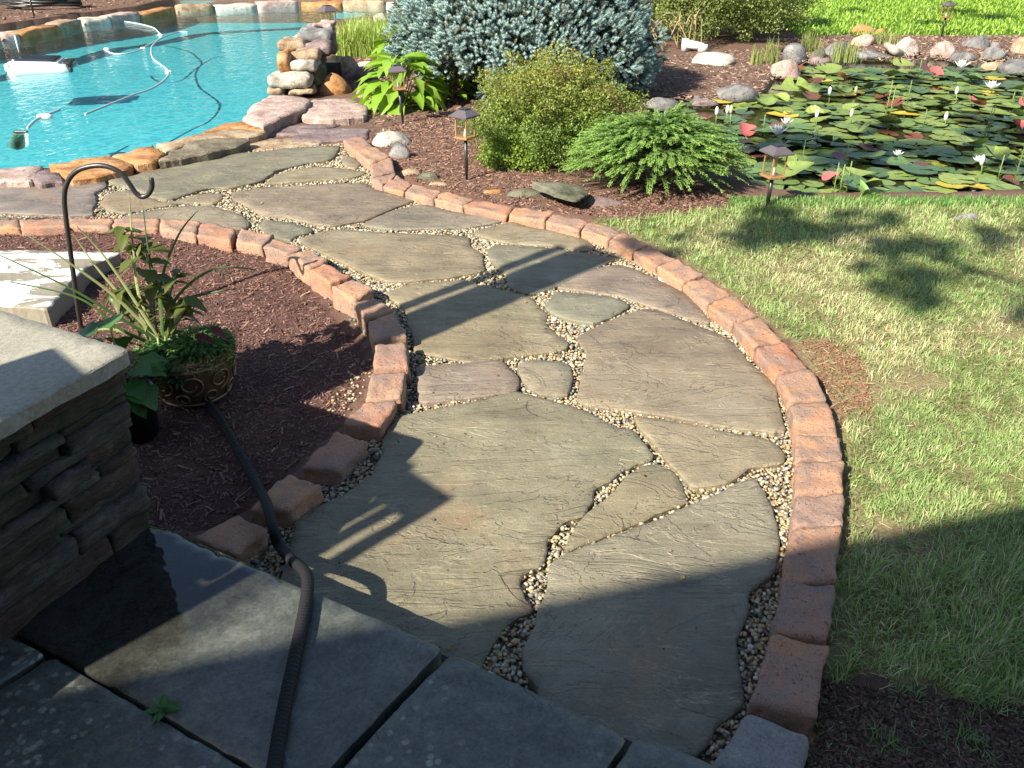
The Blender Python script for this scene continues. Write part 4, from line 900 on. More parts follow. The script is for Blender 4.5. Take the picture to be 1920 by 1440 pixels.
for k_ in range(9):
    a0 = k_*2*math.pi/9
    for sg, zc, rc in ((1, .135, .045), (-1, .065, .032)):
        q = [onbowl(a0+sg*(.12+math.cos(t)*rc/.17*(1-t/11)), zc+math.sin(t)*rc*(1-t/11)) for t in np.linspace(-1.6, 6.2, 26)]
        V, F = tube(q, .0042, 6); mesh('scroll', V, F, bm_, pb)
for z_ in (.028, .200): V, F = tube([onbowl(a, z_) for a in np.linspace(0, 6.283, 41)], .0055, 6); mesh('rim', V, F, bm_, pb)
n = 2600; a = rng.uniform(0, 6.28, n); rr = .175+rng.normal(scale=.012, size=n); pos = np.column_stack([rr*np.cos(a), rr*np.sin(a), PH+.005+rng.uniform(-.012, .026, n)])
TB = np.array([(-.5, 0, 0), (.5, 0, 0), (.35, .5, .10), (-.35, .5, .10), (0, 1, 0)]); TBF = np.array([[0, 1, 2], [0, 2, 3], [3, 2, 4]])
d = np.column_stack([-np.sin(a), np.cos(a), rng.uniform(-.4, .5, n)])+rng.normal(scale=.5, size=(n, 3))
V, F, C = scatter(TB, TBF, pos, frames(d, rng.uniform(0, 6, n)), np.column_stack([np.full(n, .0025), rng.uniform(.02, .05, n), np.full(n, .01)]), mixc((.30, .20, .09), (.55, .42, .22), rng.random(n)))
tag(mesh('coir_liner', V, F, M['chip'], pb, col=C), kind='stuff')
V, F = lathe([(0, .165), (.165, .17)], 30); mesh('potting_soil', V, F, mat_plain('soil', (.035, .025, .018), .95), pb)
base = np.array([pc_.x, pc_.y+.14, pc_.z+.18])
# coleus
def ovate(w, curl, fold, seed): V, F = leafmesh(w, 7, curl, fold); V = V+np.array([noise.noise_vector(Vector(v)*3+Vector((seed, 0, 0)))[:] for v in V])*.03; return V, F
mcol = mat_leaf('coleus_leaf', .5, .3, (.085, .105, .022), c2=(.13, .15, .035)); mcold = mat_leaf('maroon_leaf', .5, .25, (.10, .012, .018), c2=(.14, .03, .03)); mstem = mat_plain('green_stem', (.16, .22, .07), .5)
cle = empty('coleus', base, 'olive green coleus with maroon undersides growing in the bronze planter', 'plant')
lms = []
for i in range(4):
    V, F = ovate(.30, .25+.15*i, .25, i*5); me = bpy.data.meshes.new('leaf'); me.from_pydata(V.tolist(), [], F.tolist()); me.polygons.foreach_set('use_smooth', [True]*len(F)); me.materials.append(mcol if i < 3 else mcold); lms.append(me)
def put_leaf(me, parent, p, d, s, roll=0, name='leaf'):
    d = Vector(d).normalized(); up = Vector((0, 0, 1)); x = d.cross(up).normalized(); z = x.cross(d)
    Mx = Matrix((x, d, z)).transposed().to_4x4(); Mx = Matrix.Translation(Vector(p))@Mx@Matrix.Rotation(roll, 4, 'Y')@Matrix.Scale(s, 4); return inst(name, me, Mx, parent)
rs = random.Random(11)
def plane_pt(x, y, dy=0): return PY(x, y, pc_.y+.14+dy)-Vector(base)
stems = [((290, 660), (262, 560), (245, 470), (228, 425)), ((300, 660), (290, 590), (285, 520), (268, 455)), ((310, 660), (312, 590), (325, 530), (338, 505)), ((305, 660), (270, 610), (240, 560), (225, 540)), ((320, 660), (330, 610), (345, 580), (352, 560))]
for si, s_ in enumerate(stems):
    pts = smooth_path([plane_pt(x, y, rs.uniform(-.05, .05)) for x, y in s_], 5); V, F = tube(pts, [.006*(1-.6*i/len(pts)) for i in range(len(pts))], 6); mesh('stem', V, F, mstem, cle)
    for i in range(3, len(pts)):
        for sg in (0, 1):
            if rs.random() < .2: continue
            an = i*1.57+sg*math.pi+rs.uniform(-.4, .4); k_ = 1-i/len(pts)
            d = Vector((math.cos(an), math.sin(an), rs.uniform(-.25, .35))); sz = .04+.052*math.sin(math.pi*min(1, k_*1.1+.15))
            put_leaf(rs.choice(lms[:3]), cle, pts[i], d, sz*rs.uniform(.8, 1.15), rs.uniform(-.4, .4))
for x, y, dx, dz, s in ((352, 665, .6, -.5, .09), (365, 630, .9, .1, .075), (395, 615, .8, -.2, .07), (345, 560, .8, -.1, .09), (215, 600, -.5, -.8, .08)): put_leaf(lms[3] if x > 340 and y > 600 else lms[1], cle, plane_pt(x, y, -.08), (dx, -.2, dz), s, .3)
# spiky grass in the planter
spk = empty('spike_grass', base, 'thin arching green and cream spike leaves radiating from the planter', 'plant')
mb1 = mat_leaf('spike_green', .4, .3, (.07, .13, .04), c2=(.10, .19, .06)); mb2 = mat_leaf('spike_cream', .4, .3, (.42, .46, .22))
SPK = [((300, 640), (220, 560), (140, 500), (50, 440), 1), ((300, 640), (250, 560), (195, 480), (145, 425), 1), ((300, 640), (240, 570), (180, 500), (133, 432), 1), ((300, 640), (262, 560), (248, 450), (243, 362), 1), ((310, 640), (300, 540), (335, 440), (380, 386), 0),
       ((310, 640), (330, 560), (400, 505), (480, 505), 0), ((300, 640), (230, 600), (140, 545), (0, 478), 0), ((300, 650), (230, 620), (150, 560), (20, 528), 0), ((300, 650), (240, 625), (200, 617), (168, 623), 1), ((305, 650), (300, 560), (280, 480), (268, 388), 0), ((310, 650), (330, 600), (360, 560), (445, 540), 0), ((300, 650), (215, 570), (205, 560), (190, 600), 0)]
for i, q in enumerate(SPK):
    pts = smooth_path([plane_pt(*p_, (-.06+.02*(i % 6))*j) for j, p_ in enumerate(q[:4])], 8); V = []; F = []
    for j, p_ in enumerate(pts):
        t = (pts[min(j+1, len(pts)-1)]-pts[max(j-1, 0)]).normalized(); side = t.cross(Vector((0, -1, .4))).normalized(); w = .0065*(1-(j/(len(pts)-1))**2.2)+.0004
        V += [p_-side*w, p_+Vector((0, -.003, -.002)), p_+side*w]
    for j in range(len(pts)-1):
        for k_ in (0, 1): a = j*3+k_; F.append([a, a+1, a+4, a+3])
    mesh('blade', [v_[:] for v_ in V], F, mb2 if q[4] else mb1, spk)
# fine fern at the rim
n = 2600; a = rng.uniform(0, 6.28, n); r_ = .13*np.sqrt(rng.random(n)); c0 = np.column_stack([r_*np.cos(a)+.055, r_*np.sin(a)-.02, rng.uniform(0, .13, n)*(1-.3*r_/.13)])
d = np.column_stack([np.cos(a), np.sin(a), rng.uniform(-.3, 1, n)]); o = leaf_bunch('fern', c0, d, rng.uniform(.015, .032, n), mixc((.05, .13, .03), (.16, .26, .07), rng.random(n)), M['leaf']); o.location = base; tag(o, 'fine feathery green fern spilling over the right rim of the planter', 'fern')
n = 900; a = rng.uniform(2.6, 4.9, n); r_ = rng.uniform(.08, .19, n); c0 = np.column_stack([r_*np.cos(a), r_*np.sin(a), rng.uniform(-.02, .08, n)]); o = leaf_bunch('trailing_plant', c0, np.column_stack([np.cos(a), np.sin(a), rng.uniform(-.5, .7, n)]), rng.uniform(.02, .045, n), mixc((.03, .09, .03), (.08, .17, .05), rng.random(n)), M['leaf']); o.location = base; tag(o, 'dark green leafy filler at the left rim of the planter', 'plant')
# nursery pot with a leafy plant beside the wall
pp2 = G(262, 830)+Vector((-.02, .05, 0)); V, F = lathe([(0, 0), (.075, 0), (.095, .20), (.10, .20), (.10, .215), (.09, .215), (.085, .17), (0, .17)], 28); o = mesh('nursery_pot', V, F, mat_plain('black_plastic', (.012, .012, .012), .35, 0, .4)); o.location = pp2; tag(o, 'round black plastic nursery pot standing in shade against the wall', 'pot')
sq = empty('leafy_plant', pp2+Vector((0, 0, .17)), 'broad green leaves growing from the black pot beside the wall', 'plant'); msq = mat_leaf('squash_leaf', .45, .3, (.045, .12, .035), c2=(.08, .19, .05))
sqm = []
for i in range(3):
    V, F = leafmesh(.48, 8, .25+.15*i, .15, 1.3, .5); me = bpy.data.meshes.new('leaf'); me.from_pydata(V.tolist(), [], F.tolist()); me.polygons.foreach_set('use_smooth', [True]*len(F)); me.materials.append(msq); sqm.append(me)
for i in range(34):
    a = rs.uniform(0, 6.28); r_ = rs.uniform(.01, .10); z_ = rs.uniform(.0, .34)*(1-r_*2.5); p_ = Vector((r_*math.cos(a)-.01, r_*math.sin(a), z_))
    if i % 3 == 0: V, F = tube(smooth_path([(0, 0, 0), p_*.6+Vector((0, 0, .03)), p_], 4), .004, 6); mesh('stem', V, F, mstem, sq)
    put_leaf(sqm[i % 3], sq, p_, (math.cos(a), math.sin(a), rs.uniform(-.5, .3)), rs.uniform(.06, .13), rs.uniform(-.3, .3))

# ================================================================== PLANTS
# ---- blue globe spruce
def spruce():
    p0 = P(985, 205, -.03); cx, cy = p0.x, p0.y+1.0; RX, RY, RZ = 1.36, 1.15, 1.0; zc = .50
    root = empty('blue_spruce', (cx, cy, -.03), 'low spreading blue spruce with a dense silvery dome of needles', 'spruce')
    # branch pads on the dome
    V0 = []; cents = []
    n = 400
    for i in range(n):
        u = (i+.5)/n; ph = i*2.399963; z = 1-1.42*u; r = math.sqrt(max(0, 1-z*z)); cents.append((r*math.cos(ph), r*math.sin(ph), z))
    cents = np.array(cents); cents *= (1+rng.uniform(-.14, .06, (n, 1)))
    low = (cents[:, 2] < -.12) & (cents[:, 0] < -.25) & (cents[:, 1] < .3); cents = cents[~low]   # open side showing the branches
    parts = []
    tips = []; dirs = []; cols = []; sz = []
    for c in cents:
        nrm = c/np.linalg.norm(c); k = 27; t = frames(nrm[None])[0]
        rad = rng.uniform(.07, .13)
        for j in range(k):
            a = rng.uniform(0, 6.28); q = math.sqrt(rng.random())*rad; off = t[:, 0]*math.cos(a)*q+t[:, 2]*math.sin(a)*q
            p = c*np.array([RX, RY, RZ*.92])+off+nrm*(.11*(1-(q/rad)**2))+rng.normal(scale=.02, size=3)
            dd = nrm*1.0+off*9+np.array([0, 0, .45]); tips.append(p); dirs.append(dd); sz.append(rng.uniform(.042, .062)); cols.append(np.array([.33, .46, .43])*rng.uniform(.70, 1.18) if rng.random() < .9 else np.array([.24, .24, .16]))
    m = len(tips)
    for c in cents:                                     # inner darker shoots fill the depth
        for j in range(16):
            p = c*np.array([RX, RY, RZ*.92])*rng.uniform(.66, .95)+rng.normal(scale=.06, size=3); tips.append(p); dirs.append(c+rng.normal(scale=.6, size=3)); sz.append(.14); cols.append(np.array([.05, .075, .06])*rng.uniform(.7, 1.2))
    tips = np.array(tips); tips[:, 2] += zc; tips[:, 2] = np.maximum(tips[:, 2], .05); dirs = np.array(dirs)
    T = []; TF = []
    for i in range(34):
        y = (i+.5)/34; a = i*2.4; r = .46*(1-.25*y); T += [(math.cos(a+.9)*.06, y-.05, math.sin(a+.9)*.06), (math.cos(a-.9)*.06, y+.01, math.sin(a-.9)*.06), (math.cos(a)*r, y+.26, math.sin(a)*r)]; TF.append([3*i, 3*i+1, 3*i+2])
    b = len(T); T += [(-.07, 0, 0), (.07, 0, 0), (0, 1.15, .0), (0, 0, -.07), (0, 0, .07)]; TF += [[b, b+1, b+2], [b+3, b+4, b+2]]
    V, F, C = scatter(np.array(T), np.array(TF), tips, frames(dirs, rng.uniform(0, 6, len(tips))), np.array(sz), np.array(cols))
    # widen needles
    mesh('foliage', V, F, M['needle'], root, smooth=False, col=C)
    for i in range(26):
        a = rng.uniform(2.6, 4.6) if i < 16 else rng.uniform(0, 6.28); L = rng.uniform(.7, 1.15); pts = [Vector((0, .1, .0)), Vector((math.cos(a)*L*.4, math.sin(a)*L*.4, .10+rng.uniform(0, .2))), Vector((math.cos(a)*L*.8, math.sin(a)*L*.8, .3+rng.uniform(0, .2))), Vector((math.cos(a)*L, math.sin(a)*L, .5))]
        pts = smooth_path(pts, 5); V, F = tube(pts, [.03*(1-.75*j/len(pts)) for j in range(len(pts))], 6); mesh('branch', V, F, M['bark'], root)
spruce()
# ---- shrubs of many small leaves
TL = np.array([(0, 0, 0), (.32, .45, .07), (0, 1, -.08), (-.32, .45, .07)]); TLF = np.array([[0, 1, 2], [0, 2, 3]])
def leaf_shrub(name, p0, rad, n, ls, c1, c2, label, seed=0, zc=.5, tip=None, stems=14, lump=.16, fill=.5, cat='shrub', stemcol=None, cut=-.75):
    root = empty(name, p0, label, cat); RX, RY, RZ = rad
    d = rng.normal(size=(n, 3)); d /= np.linalg.norm(d, axis=1)[:, None]; d = d[d[:, 2] > cut]; n = len(d)
    lum = np.array([noise.noise(Vector(v)*2.2+Vector((seed, 0, 0)))+.6*noise.noise(Vector(v)*5.5+Vector((seed, 3, 0)))+.3*noise.noise(Vector(v)*13) for v in d])
    rr = (1+lump*lum*1.6)*(1-fill*rng.random(n)**2.4)
    pos = d*rr[:, None]*np.array([RX, RY, RZ]); pos[:, 2] += RZ*zc; pos = pos[pos[:, 2] > .005]; k = len(pos)
    # sprigs: gather leaves along short twigs
    dirs = d[:k]*.8+rng.normal(scale=.75, size=(k, 3))+np.array([0, 0, .35]); t = rng.random(k); base_ = mixc(c1, c2, t)
    if tip is not None:
        w = np.clip((pos[:, 2]/(RZ*(1+zc))-.45)*1.6, 0, 1)*(rng.random(k) < .6); base_ = base_*(1-w[:, None])+np.array(tip)*w[:, None]
    dead = vn(pos[:, :2]*1.0+pos[:, 2:3], 4.0, seed+3) > .86; base_[dead] = base_[dead]*.4+np.array([.16, .11, .05])*.6
    V, F, C = scatter(TL, TLF, pos, frames(dirs, rng.uniform(0, 6.28, k)), rng.uniform(.6, 1.25, k)*ls, base_*rng.uniform(.75, 1.2, (k, 1)))
    mesh('foliage', V, F, M['leaf'], root, smooth=False, col=C)
    for i in range(stems):
        a = rng.uniform(0, 6.28); e = rng.uniform(.35, 1.25); tp = Vector((RX*.93*math.cos(a)*math.cos(e), RY*.93*math.sin(a)*math.cos(e), RZ*zc+RZ*.93*math.sin(e)*1.0)); pts = smooth_path([Vector((0, 0, 0)), tp*.45+Vector((0, 0, .08)), tp], 4)
        V, F = tube(pts, [.008*(1-.7*j/len(pts))*RX*2 for j in range(len(pts))], 5); mesh('stem', V, F, M['bark'], root)
    return root
p = P(1030, 322, -.03); leaf_shrub('spirea_shrub', (p.x+.02, p.y+.36, -.03), (.60, .50, .40), 62000, .020, (.09, .16, .030), (.22, .30, .06), 'rounded yellow green small leaved shrub in front of the blue spruce', 3, .9, tip=(.34, .29, .07), fill=.5, lump=.34)
p = P(970, 322, -.03); leaf_shrub('low_shrub', (p.x, p.y+.15, -.03), (.30, .16, .15), 8000, .022, (.13, .22, .03), (.27, .36, .06), 'bright green skirt of leaves at the foot of the rounded shrub', 5, .6, stems=3)
p = P(1330, 95, -.03); leaf_shrub('loose_shrub', (p.x+.1, p.y+1.3, -.03), (1.45, 1.0, .85), 52000, .042, (.12, .17, .04), (.26, .30, .085), 'large loose light green shrub with arching bare stems beyond the pond end', 8, .8, fill=.6, stems=26, lump=.3)
p = P(1440, 60, -.03); leaf_shrub('loose_shrub', (p.x+.1, p.y+.9, -.03), (.85, .8, .7), 22000, .042, (.10, .17, .03), (.22, .30, .06), 'denser green shrub touching the far lawn right of the loose one', 9, .8, fill=.45, stems=8)
p = P(1205, 30, -.03); leaf_shrub('chartreuse_shrub', (p.x-.1, p.y+1.0, -.03), (.95, .7, .60), 16000, .062, (.34, .46, .03), (.50, .62, .05), 'bright chartreuse leafy shrub behind the spruce at the top edge', 10, .7, stems=4)
# arching bare stems
for i in range(14):
    b_ = P(1275, 98, -.03)+Vector((rng.uniform(-.3, .4), rng.uniform(0, .6), 0)); a = rng.uniform(2.2, 5.2); tip_ = b_+Vector((math.cos(a)*.55, math.sin(a)*.25, rng.uniform(.15, .5))); V, F = tube(smooth_path([b_, b_*.5+tip_*.5+Vector((0, 0, .30)), tip_], 6), .008, 5)
    if i == 0: dry = empty('dry_stems', b_, 'pale dry arching stems at the base of the loose shrub', 'stems'); dl = np.array(b_)
    mesh('stem', V-dl, F, mat_plain('dry_stem', (.30, .22, .12), .8) if i == 0 else bpy.data.materials['dry_stem'], dry)
# ---- juniper
def juniper():
    p0 = P(1235, 388, -.03); root = empty('juniper', (p0.x+.03, p0.y+.50, -.03), 'bright green feathery juniper arching over the corner of the lawn', 'juniper')
    Vs = []; T = np.array([(-.5, 0, 0), (.5, 0, 0), (.4, .5, .03), (-.4, .5, .03), (0, 1, -.06)]); TF = np.array([[0, 1, 2], [0, 2, 3], [3, 2, 4]])
    pos = []; dr = []; col = []; sc = []
    for i in range(1050):
        a = rng.uniform(0, 6.28); ro = math.sqrt(rng.random()); lump = 1+.16*noise.noise(Vector((math.cos(a)*ro*2.5, math.sin(a)*ro*2.5, 3)))
        tip_ = np.array([math.cos(a)*.66*ro*lump, math.sin(a)*.50*ro*lump, .10+.42*math.sqrt(max(0, 1-ro*ro))*rng.uniform(.82, 1.08)*lump])
        out = np.array([math.cos(a), math.sin(a), 0.]); s0_ = tip_*np.array([.55, .55, .72]); mid = (s0_+tip_)/2+np.array([0, 0, .075]); end = tip_+out*rng.uniform(.02, .08)+np.array([0, 0, rng.uniform(-.07, .03)])
        tone = rng.uniform(.75, 1.2)
        for j in range(30):
            t = j/29; q = (1-t)**2*s0_+2*t*(1-t)*mid+t*t*end; tg = 2*(1-t)*(mid-s0_)+2*t*(end-mid); tg = tg/np.linalg.norm(tg)
            if j % 2 and t < .6: continue
            sd = np.cross(tg, [0, 0, 1]); sd /= np.linalg.norm(sd)
            for sg in (-1, 1):
                w = (1-t*.7)*.065
                dd = tg*.9+sd*sg*.85+np.array([0, 0, rng.uniform(-.35, .25)]); pos.append(q+rng.normal(scale=.004, size=3)); dr.append(dd); sc.append((.0055, w*rng.uniform(.7, 1.2), w))
                k_ = t*t; col.append((np.array([.06, .14, .035])*(1-k_)+np.array([.26, .40, .10])*k_)*tone)
                pos.append(q+dd/np.linalg.norm(dd)*w*.45); dr.append(tg*1.0-sd*sg*.1+np.array([0, 0, -.2])); sc.append((.005, w*.6, w*.6)); col.append(col[-1]*1.05)
    V, F, C = scatter(T, TF, np.array(pos), frames(np.array(dr), rng.normal(scale=.5, size=len(pos))), np.array(sc), np.array(col))
    mesh('foliage', V, F, M['leaf'], root, smooth=False, col=C)
    for i in range(12):
        a = i*.52; V, F = tube(smooth_path([(0, 0, 0), (math.cos(a)*.2, math.sin(a)*.18, .12), (math.cos(a)*.45, math.sin(a)*.4, .22)], 4), .009, 5); mesh('branch', V, F, M['bark'], root)
juniper()
# ---- hostas
hm = []
mh = mat_leaf('hosta_leaf', .38, .4, (.20, .36, .035), c2=(.27, .42, .06))
for i in range(4):
    V, F = leafmesh([.30, .34, .28, .32][i], 9, [.35, .5, .2, .7][i], .35); V[:, 2] += .015*np.sin(V[:, 0]*38)*np.sin(math.pi*V[:, 1]); me = bpy.data.meshes.new('leaf'); me.from_pydata(V.tolist(), [], F.tolist()); me.polygons.foreach_set('use_smooth', [True]*len(F)); me.materials.append(mh); hm.append(me)
def hosta(px, py, rx, ht, n, ls, label, seed, dy=.3):
    p = P(px, py, -.03)+Vector((0, dy, 0)); r = empty('hosta', p, label, 'hosta'); q = random.Random(seed)
    for i in range(n):
        a = i*2.4+q.uniform(-.3, .3); u = (i+.5)/n; ro = rx*math.sqrt(u); z = ht*(1-u**1.3)*q.uniform(.85, 1.1)+.03; b_ = Vector((math.cos(a)*ro*.75, math.sin(a)*ro*.6, z))
        put_leaf(hm[i % 4], r, b_, (math.cos(a), math.sin(a), .35-.75*u), ls*q.uniform(.8, 1.15), q.uniform(-.35, .35))
        if i % 2 == 0: V, F = tube([(0, 0, 0), b_*.55+Vector((0, 0, z*.3)), b_], .006, 5); mesh('stalk', V, F, mstem, r)
hosta(748, 214, .42, .46, 62, .27, 'large bright lime hosta behind the lantern beside the boulders', 3, .35)
hosta(842, 190, .26, .30, 22, .22, 'smaller hosta clump half under the spruce branches', 4, .2)
hosta(735, 118, .25, .30, 18, .22, 'hosta leaves showing between the grass clump and the spruce', 5, .3)
# ---- strap leaved grass clump
def straps(name, px0, px1, py, depth, n, L, w, c1, c2, label, zb=-.03, bend=.8, cat='grass clump', up=1.0):
    a, b = P(px0, py, zb), P(px1, py, zb); m = 5; pos = np.column_stack([rng.uniform(a.x, b.x, n), rng.uniform(a.y, a.y+depth, n), np.full(n, zb)])
    an = rng.uniform(0, 6.28, n); h = np.column_stack([np.cos(an), np.sin(an)]); LL = L*rng.uniform(.6, 1.15, n); bd = bend*rng.uniform(.3, 1.2, n)
    V = np.zeros((n, m*2+1, 3)); side = np.column_stack([-h[:, 1], h[:, 0]])
    for k_ in range(m+1):
        t = k_/m; out = LL*bd*.65*t*t; z = LL*up*(t-.42*bd*t**3); ww = w*(1-t)**.6
        c = pos+np.column_stack([h*out[:, None], z])
        if k_ < m: V[:, 2*k_] = c; V[:, 2*k_, :2] -= side*ww; V[:, 2*k_+1] = c; V[:, 2*k_+1, :2] += side*ww
        else: V[:, 2*m] = c
    F = []
    for k_ in range(m-1): F += [[2*k_, 2*k_+1, 2*k_+3], [2*k_, 2*k_+3, 2*k_+2]]
    F.append([2*m-2, 2*m-1, 2*m]); F = (np.array(F)[None]+(np.arange(n)*(2*m+1))[:, None, None]).reshape(-1, 3)
    C = np.repeat(mixc(c1, c2, rng.random(n))*rng.uniform(.8, 1.15, (n, 1)), 2*m+1, axis=0); o0 = np.array([a.x, a.y, zb]); return V.reshape(-1, 3)-o0, F, C, o0
def strap_clump(name, *a, **k):
    V, F, C, o0 = straps(name, *a, **k); r = empty(name, o0, a[9], k.get('cat', 'grass clump')); mesh('foliage', V, F, M['blade'], r, smooth=False, col=C); return r
strap_clump('grass_clump', 628, 775, 108, 1.6, 3400, .50, .0075, (.20, .30, .05), (.42, .48, .13), 'dense clump of arching light green strap leaves behind the rock stack')
strap_clump('grass_clump', 185, 250, -4, 1.2, 700, .35, .009, (.16, .30, .04), (.30, .42, .08), 'small tuft of green leaves beyond the far pool coping')
for i, (x0, x1, y, n_, h_, lb_) in enumerate([(1440, 1462, 120, 60, .34, 'pale iris shoots left of the tan pond boulder'), (1410, 1432, 122, 50, .26, 'short pale shoots on the mulch by the pale boulder'), (1506, 1545, 96, 90, .30, 'thin reeds between the grey boulders'), (1562, 1610, 118, 120, .32, 'loose reeds at the water below the pink boulder'), (1630, 1690, 84, 120, .22, 'thin weeds beside the driftwood log')]):
    strap_clump('reed_tuft', x0, x1, y, .25, n_, h_, .006, (.16, .22, .05), (.36, .38, .14), lb_, bend=.35, cat='reeds')

# ================================================================== WATER LILIES
def pad_mesh(seed, cup, mat):
    rs_ = random.Random(seed); n = 26; V = [(0, 0, 0)]; F = []; not_ = .22
    rings = (.35, .7, 1.0)
    for ri, r in enumerate(rings):
        for k_ in range(n):
            a = not_+k_*(2*math.pi-2*not_)/(n-1); w = 1+.035*math.sin(a*3+seed)+.02*math.sin(a*7+seed*2); rr_ = r*w
            V.append((rr_*math.cos(a), rr_*math.sin(a), cup*(r**2.2)*(1+.6*math.sin(a*2+seed))+.012*math.sin(a*9+seed)*r))
    for k_ in range(n-1):
        F.append([0, 1+k_, 2+k_])
        for ri in range(2): a = 1+ri*n+k_; F.append([a, a+n, a+n+1, a+1])
    me = bpy.data.meshes.new('leaf'); me.from_pydata(V, [], F); me.polygons.foreach_set('use_smooth', [True]*len(F)); me.materials.append(mat); return me
def mat_pad(name, c1, c2, c3, rough=.32):
    k = NB(name, rough, .5); v = k.obj((1, 1, 1), True); b = k.ramp(k.rnd(), [(0, c1), (.5, c2), (1, c3)])
    c = k.mix(k.ramp(k.noise(v, 2.5, 4, .6), [(.4, 0.), (.75, .55)]), b, tuple(x*.55 for x in c1)); k.col(k.mix(k.ramp(k.noise(v, 9, 4), [(.62, 0.), (.72, .6)]), c, (.25, .20, .05)))
    wv = k.N('ShaderNodeTexGradient', gradient_type='RADIAL'); k.L(k.obj(), wv.inputs[0]); s_ = k.math('SINE', k.math('MULTIPLY', wv.outputs[0], 88)); k.bump(k.math('ADD', k.math('MULTIPLY', s_, .3), k.noise(v, 6, 3)), .3, .01); return k.m
MP = {'g': mat_pad('pad_dark_green', (.055, .10, .045), (.08, .14, .05), (.11, .18, .055)), 'y': mat_pad('pad_yellow_green', (.13, .19, .045), (.22, .27, .06), (.10, .17, .05)), 'o': mat_pad('pad_yellow', (.42, .34, .03), (.48, .36, .04), (.36, .34, .05)), 'r': mat_pad('pad_red_brown', (.11, .035, .022), (.17, .05, .03), (.10, .055, .025)), 'p': mat_pad('pad_pink', (.48, .12, .12), (.40, .08, .07), (.5, .2, .18))}
PM = {(c, j): pad_mesh(j*3+ord(c), [.02, .06, .16, .38][j], MP[c]) for c in MP for j in range(4)}
petal = mat_leaf('white_petal', .5, .3, (.80, .82, .80), c2=(.85, .85, .80), tint=(1, 1, 1)); bud = mat_leaf('bud_green', .5, .2, (.45, .50, .28), c2=(.6, .62, .5))
V, F = leafmesh(.20, 6, -.35, .5); petm = bpy.data.meshes.new('petal'); petm.from_pydata(V.tolist(), [], F.tolist()); petm.materials.append(petal); petm.polygons.foreach_set('use_smooth', [True]*len(F))
wp_ = inside_points(POND, 9000); pyx = []
acc = []
for p_ in wp_:
    # picture row tells how crowded that part of the pond is
    X, Y = p_
    v0 = vn(p_[None], .9, 77)[0]; opn = (Y > 8.4+.0 and X < 4.4 and Y < 11.5 and v0 > .35 and X < 3.9) 
    if opn and rng.random() < .8: continue
    if segdist(p_[None], POND)[0] < (.16 if Y > 7.2 else .05): continue
    r_ = rng.uniform(.075, .155)*(1+.10*(Y > 7.5))
    if any((X-a[0])**2+(Y-a[1])**2 < ((r_+a[2])*.60)**2 for a in acc): continue
    if X > .62*Y+1.2: continue
    acc.append((X, Y, r_))
acc.sort(key=lambda a: a[1])
acc = acc[:640]
# split the pads among plants
PL = [('left front', P(1440, 350, PONDZ), 'front left water lily plant, yellowing pads around the lantern head'), ('', P(1600, 345, PONDZ), 'front middle water lily plant with big yellow green pads beside the lawn'), ('', P(1800, 345, PONDZ), 'front right water lily plant with lime pads and curled red ones'),
      ('', P(1330, 250, PONDZ), 'shaded water lily plant with dark pads behind the juniper'), ('', P(1560, 270, PONDZ), 'central water lily plant with a carpet of dark green pads'), ('', P(1790, 270, PONDZ), 'right centre water lily plant with dark overlapping pads'),
      ('', P(1450, 180, PONDZ), 'water lily plant with lime pads beside the big grey boulder'), ('', P(1650, 200, PONDZ), 'water lily plant in the middle back of the pond with bronze pads'), ('', P(1850, 195, PONDZ), 'water lily plant at the back right with raised reddish pads'), ('', P(1700, 145, PONDZ), 'farthest water lily plant below the driftwood log')]
lil = [empty('water_lily', c, lb_, 'water lily', 'water lily plants in the pond') for _, c, lb_ in PL]
cnt = [0]*len(lil)
for X, Y, r_ in acc:
    i = min(range(len(PL)), key=lambda j: (PL[j][1].x-X)**2+(PL[j][1].y-Y)**2); 
    sx = 960+X/(Y*math.cos(PITCH)+(CAMH-PONDZ)*math.sin(PITCH))*FPX
    v1 = vn(np.array([[X, Y]]), 1.1, 91)[0]; u = rng.random()
    c = 'y' if v1 > .49 or Y < 6.7 or (i == 6) else 'g'
    if u < .10: c = 'y' if c == 'g' else 'g'
    if u > .965: c = 'o'
    if .915 < u < .965 and (X > 3.0 or Y > 7): c = 'r'
    if .860 < u < .87: c = 'p'
    j = rng.choice(4, p=[.58, .30, .09, .03]) if c in 'gyp' else rng.choice([0, 1, 2] if c == 'r' else [0, 1])
    if c == 'r': r_ *= .8
    if c in 'p': j = 3; r_ *= .75
    tl = rng.uniform(0, .09)+(.35*rng.random() if j >= 2 else 0)+(.16 if c in 'rp' else 0); ax = Vector((rng.normal(), rng.normal(), 0)).normalized()
    h = .004+.03*rng.random()**2+(.05*rng.random() if j >= 2 else 0)+r_*math.sin(tl)*.7
    Mx = Matrix.Translation(Vector((X, Y, PONDZ+h))-lil[i].location)@Matrix.Rotation(tl, 4, ax)@Matrix.Rotation(rng.uniform(0, 6.28), 4, 'Z')@Matrix.Scale(r_, 4)
    cnt[i] += 1
    if cnt[i] < 290: inst('leaf', PM[(c, int(j))], Mx, lil[i])
def nearest(p_): return min(range(len(PL)), key=lambda j: (PL[j][1]-p_).length)
WF = [(1455,258,34),(1800,130,26),(1856,170,26),(1472,238,22),(1830,310,20),(1680,298,18)]
for x, y, s_ in WF:
    b_ = P(x, y+6, PONDZ+.03); i = nearest(b_); L = s_/FPX*b_.y*.62
    for k_ in range(13):
        a = k_*2.4; el = .35+.75*(k_/13)
        me = petm; d = Vector((math.cos(a)*math.cos(el), math.sin(a)*math.cos(el), math.sin(el))); put_leaf(me, lil[i], b_-lil[i].location+d*.01+Vector((0, 0, .05)), d, L*(1-.2*k_/13), 0, 'petal')
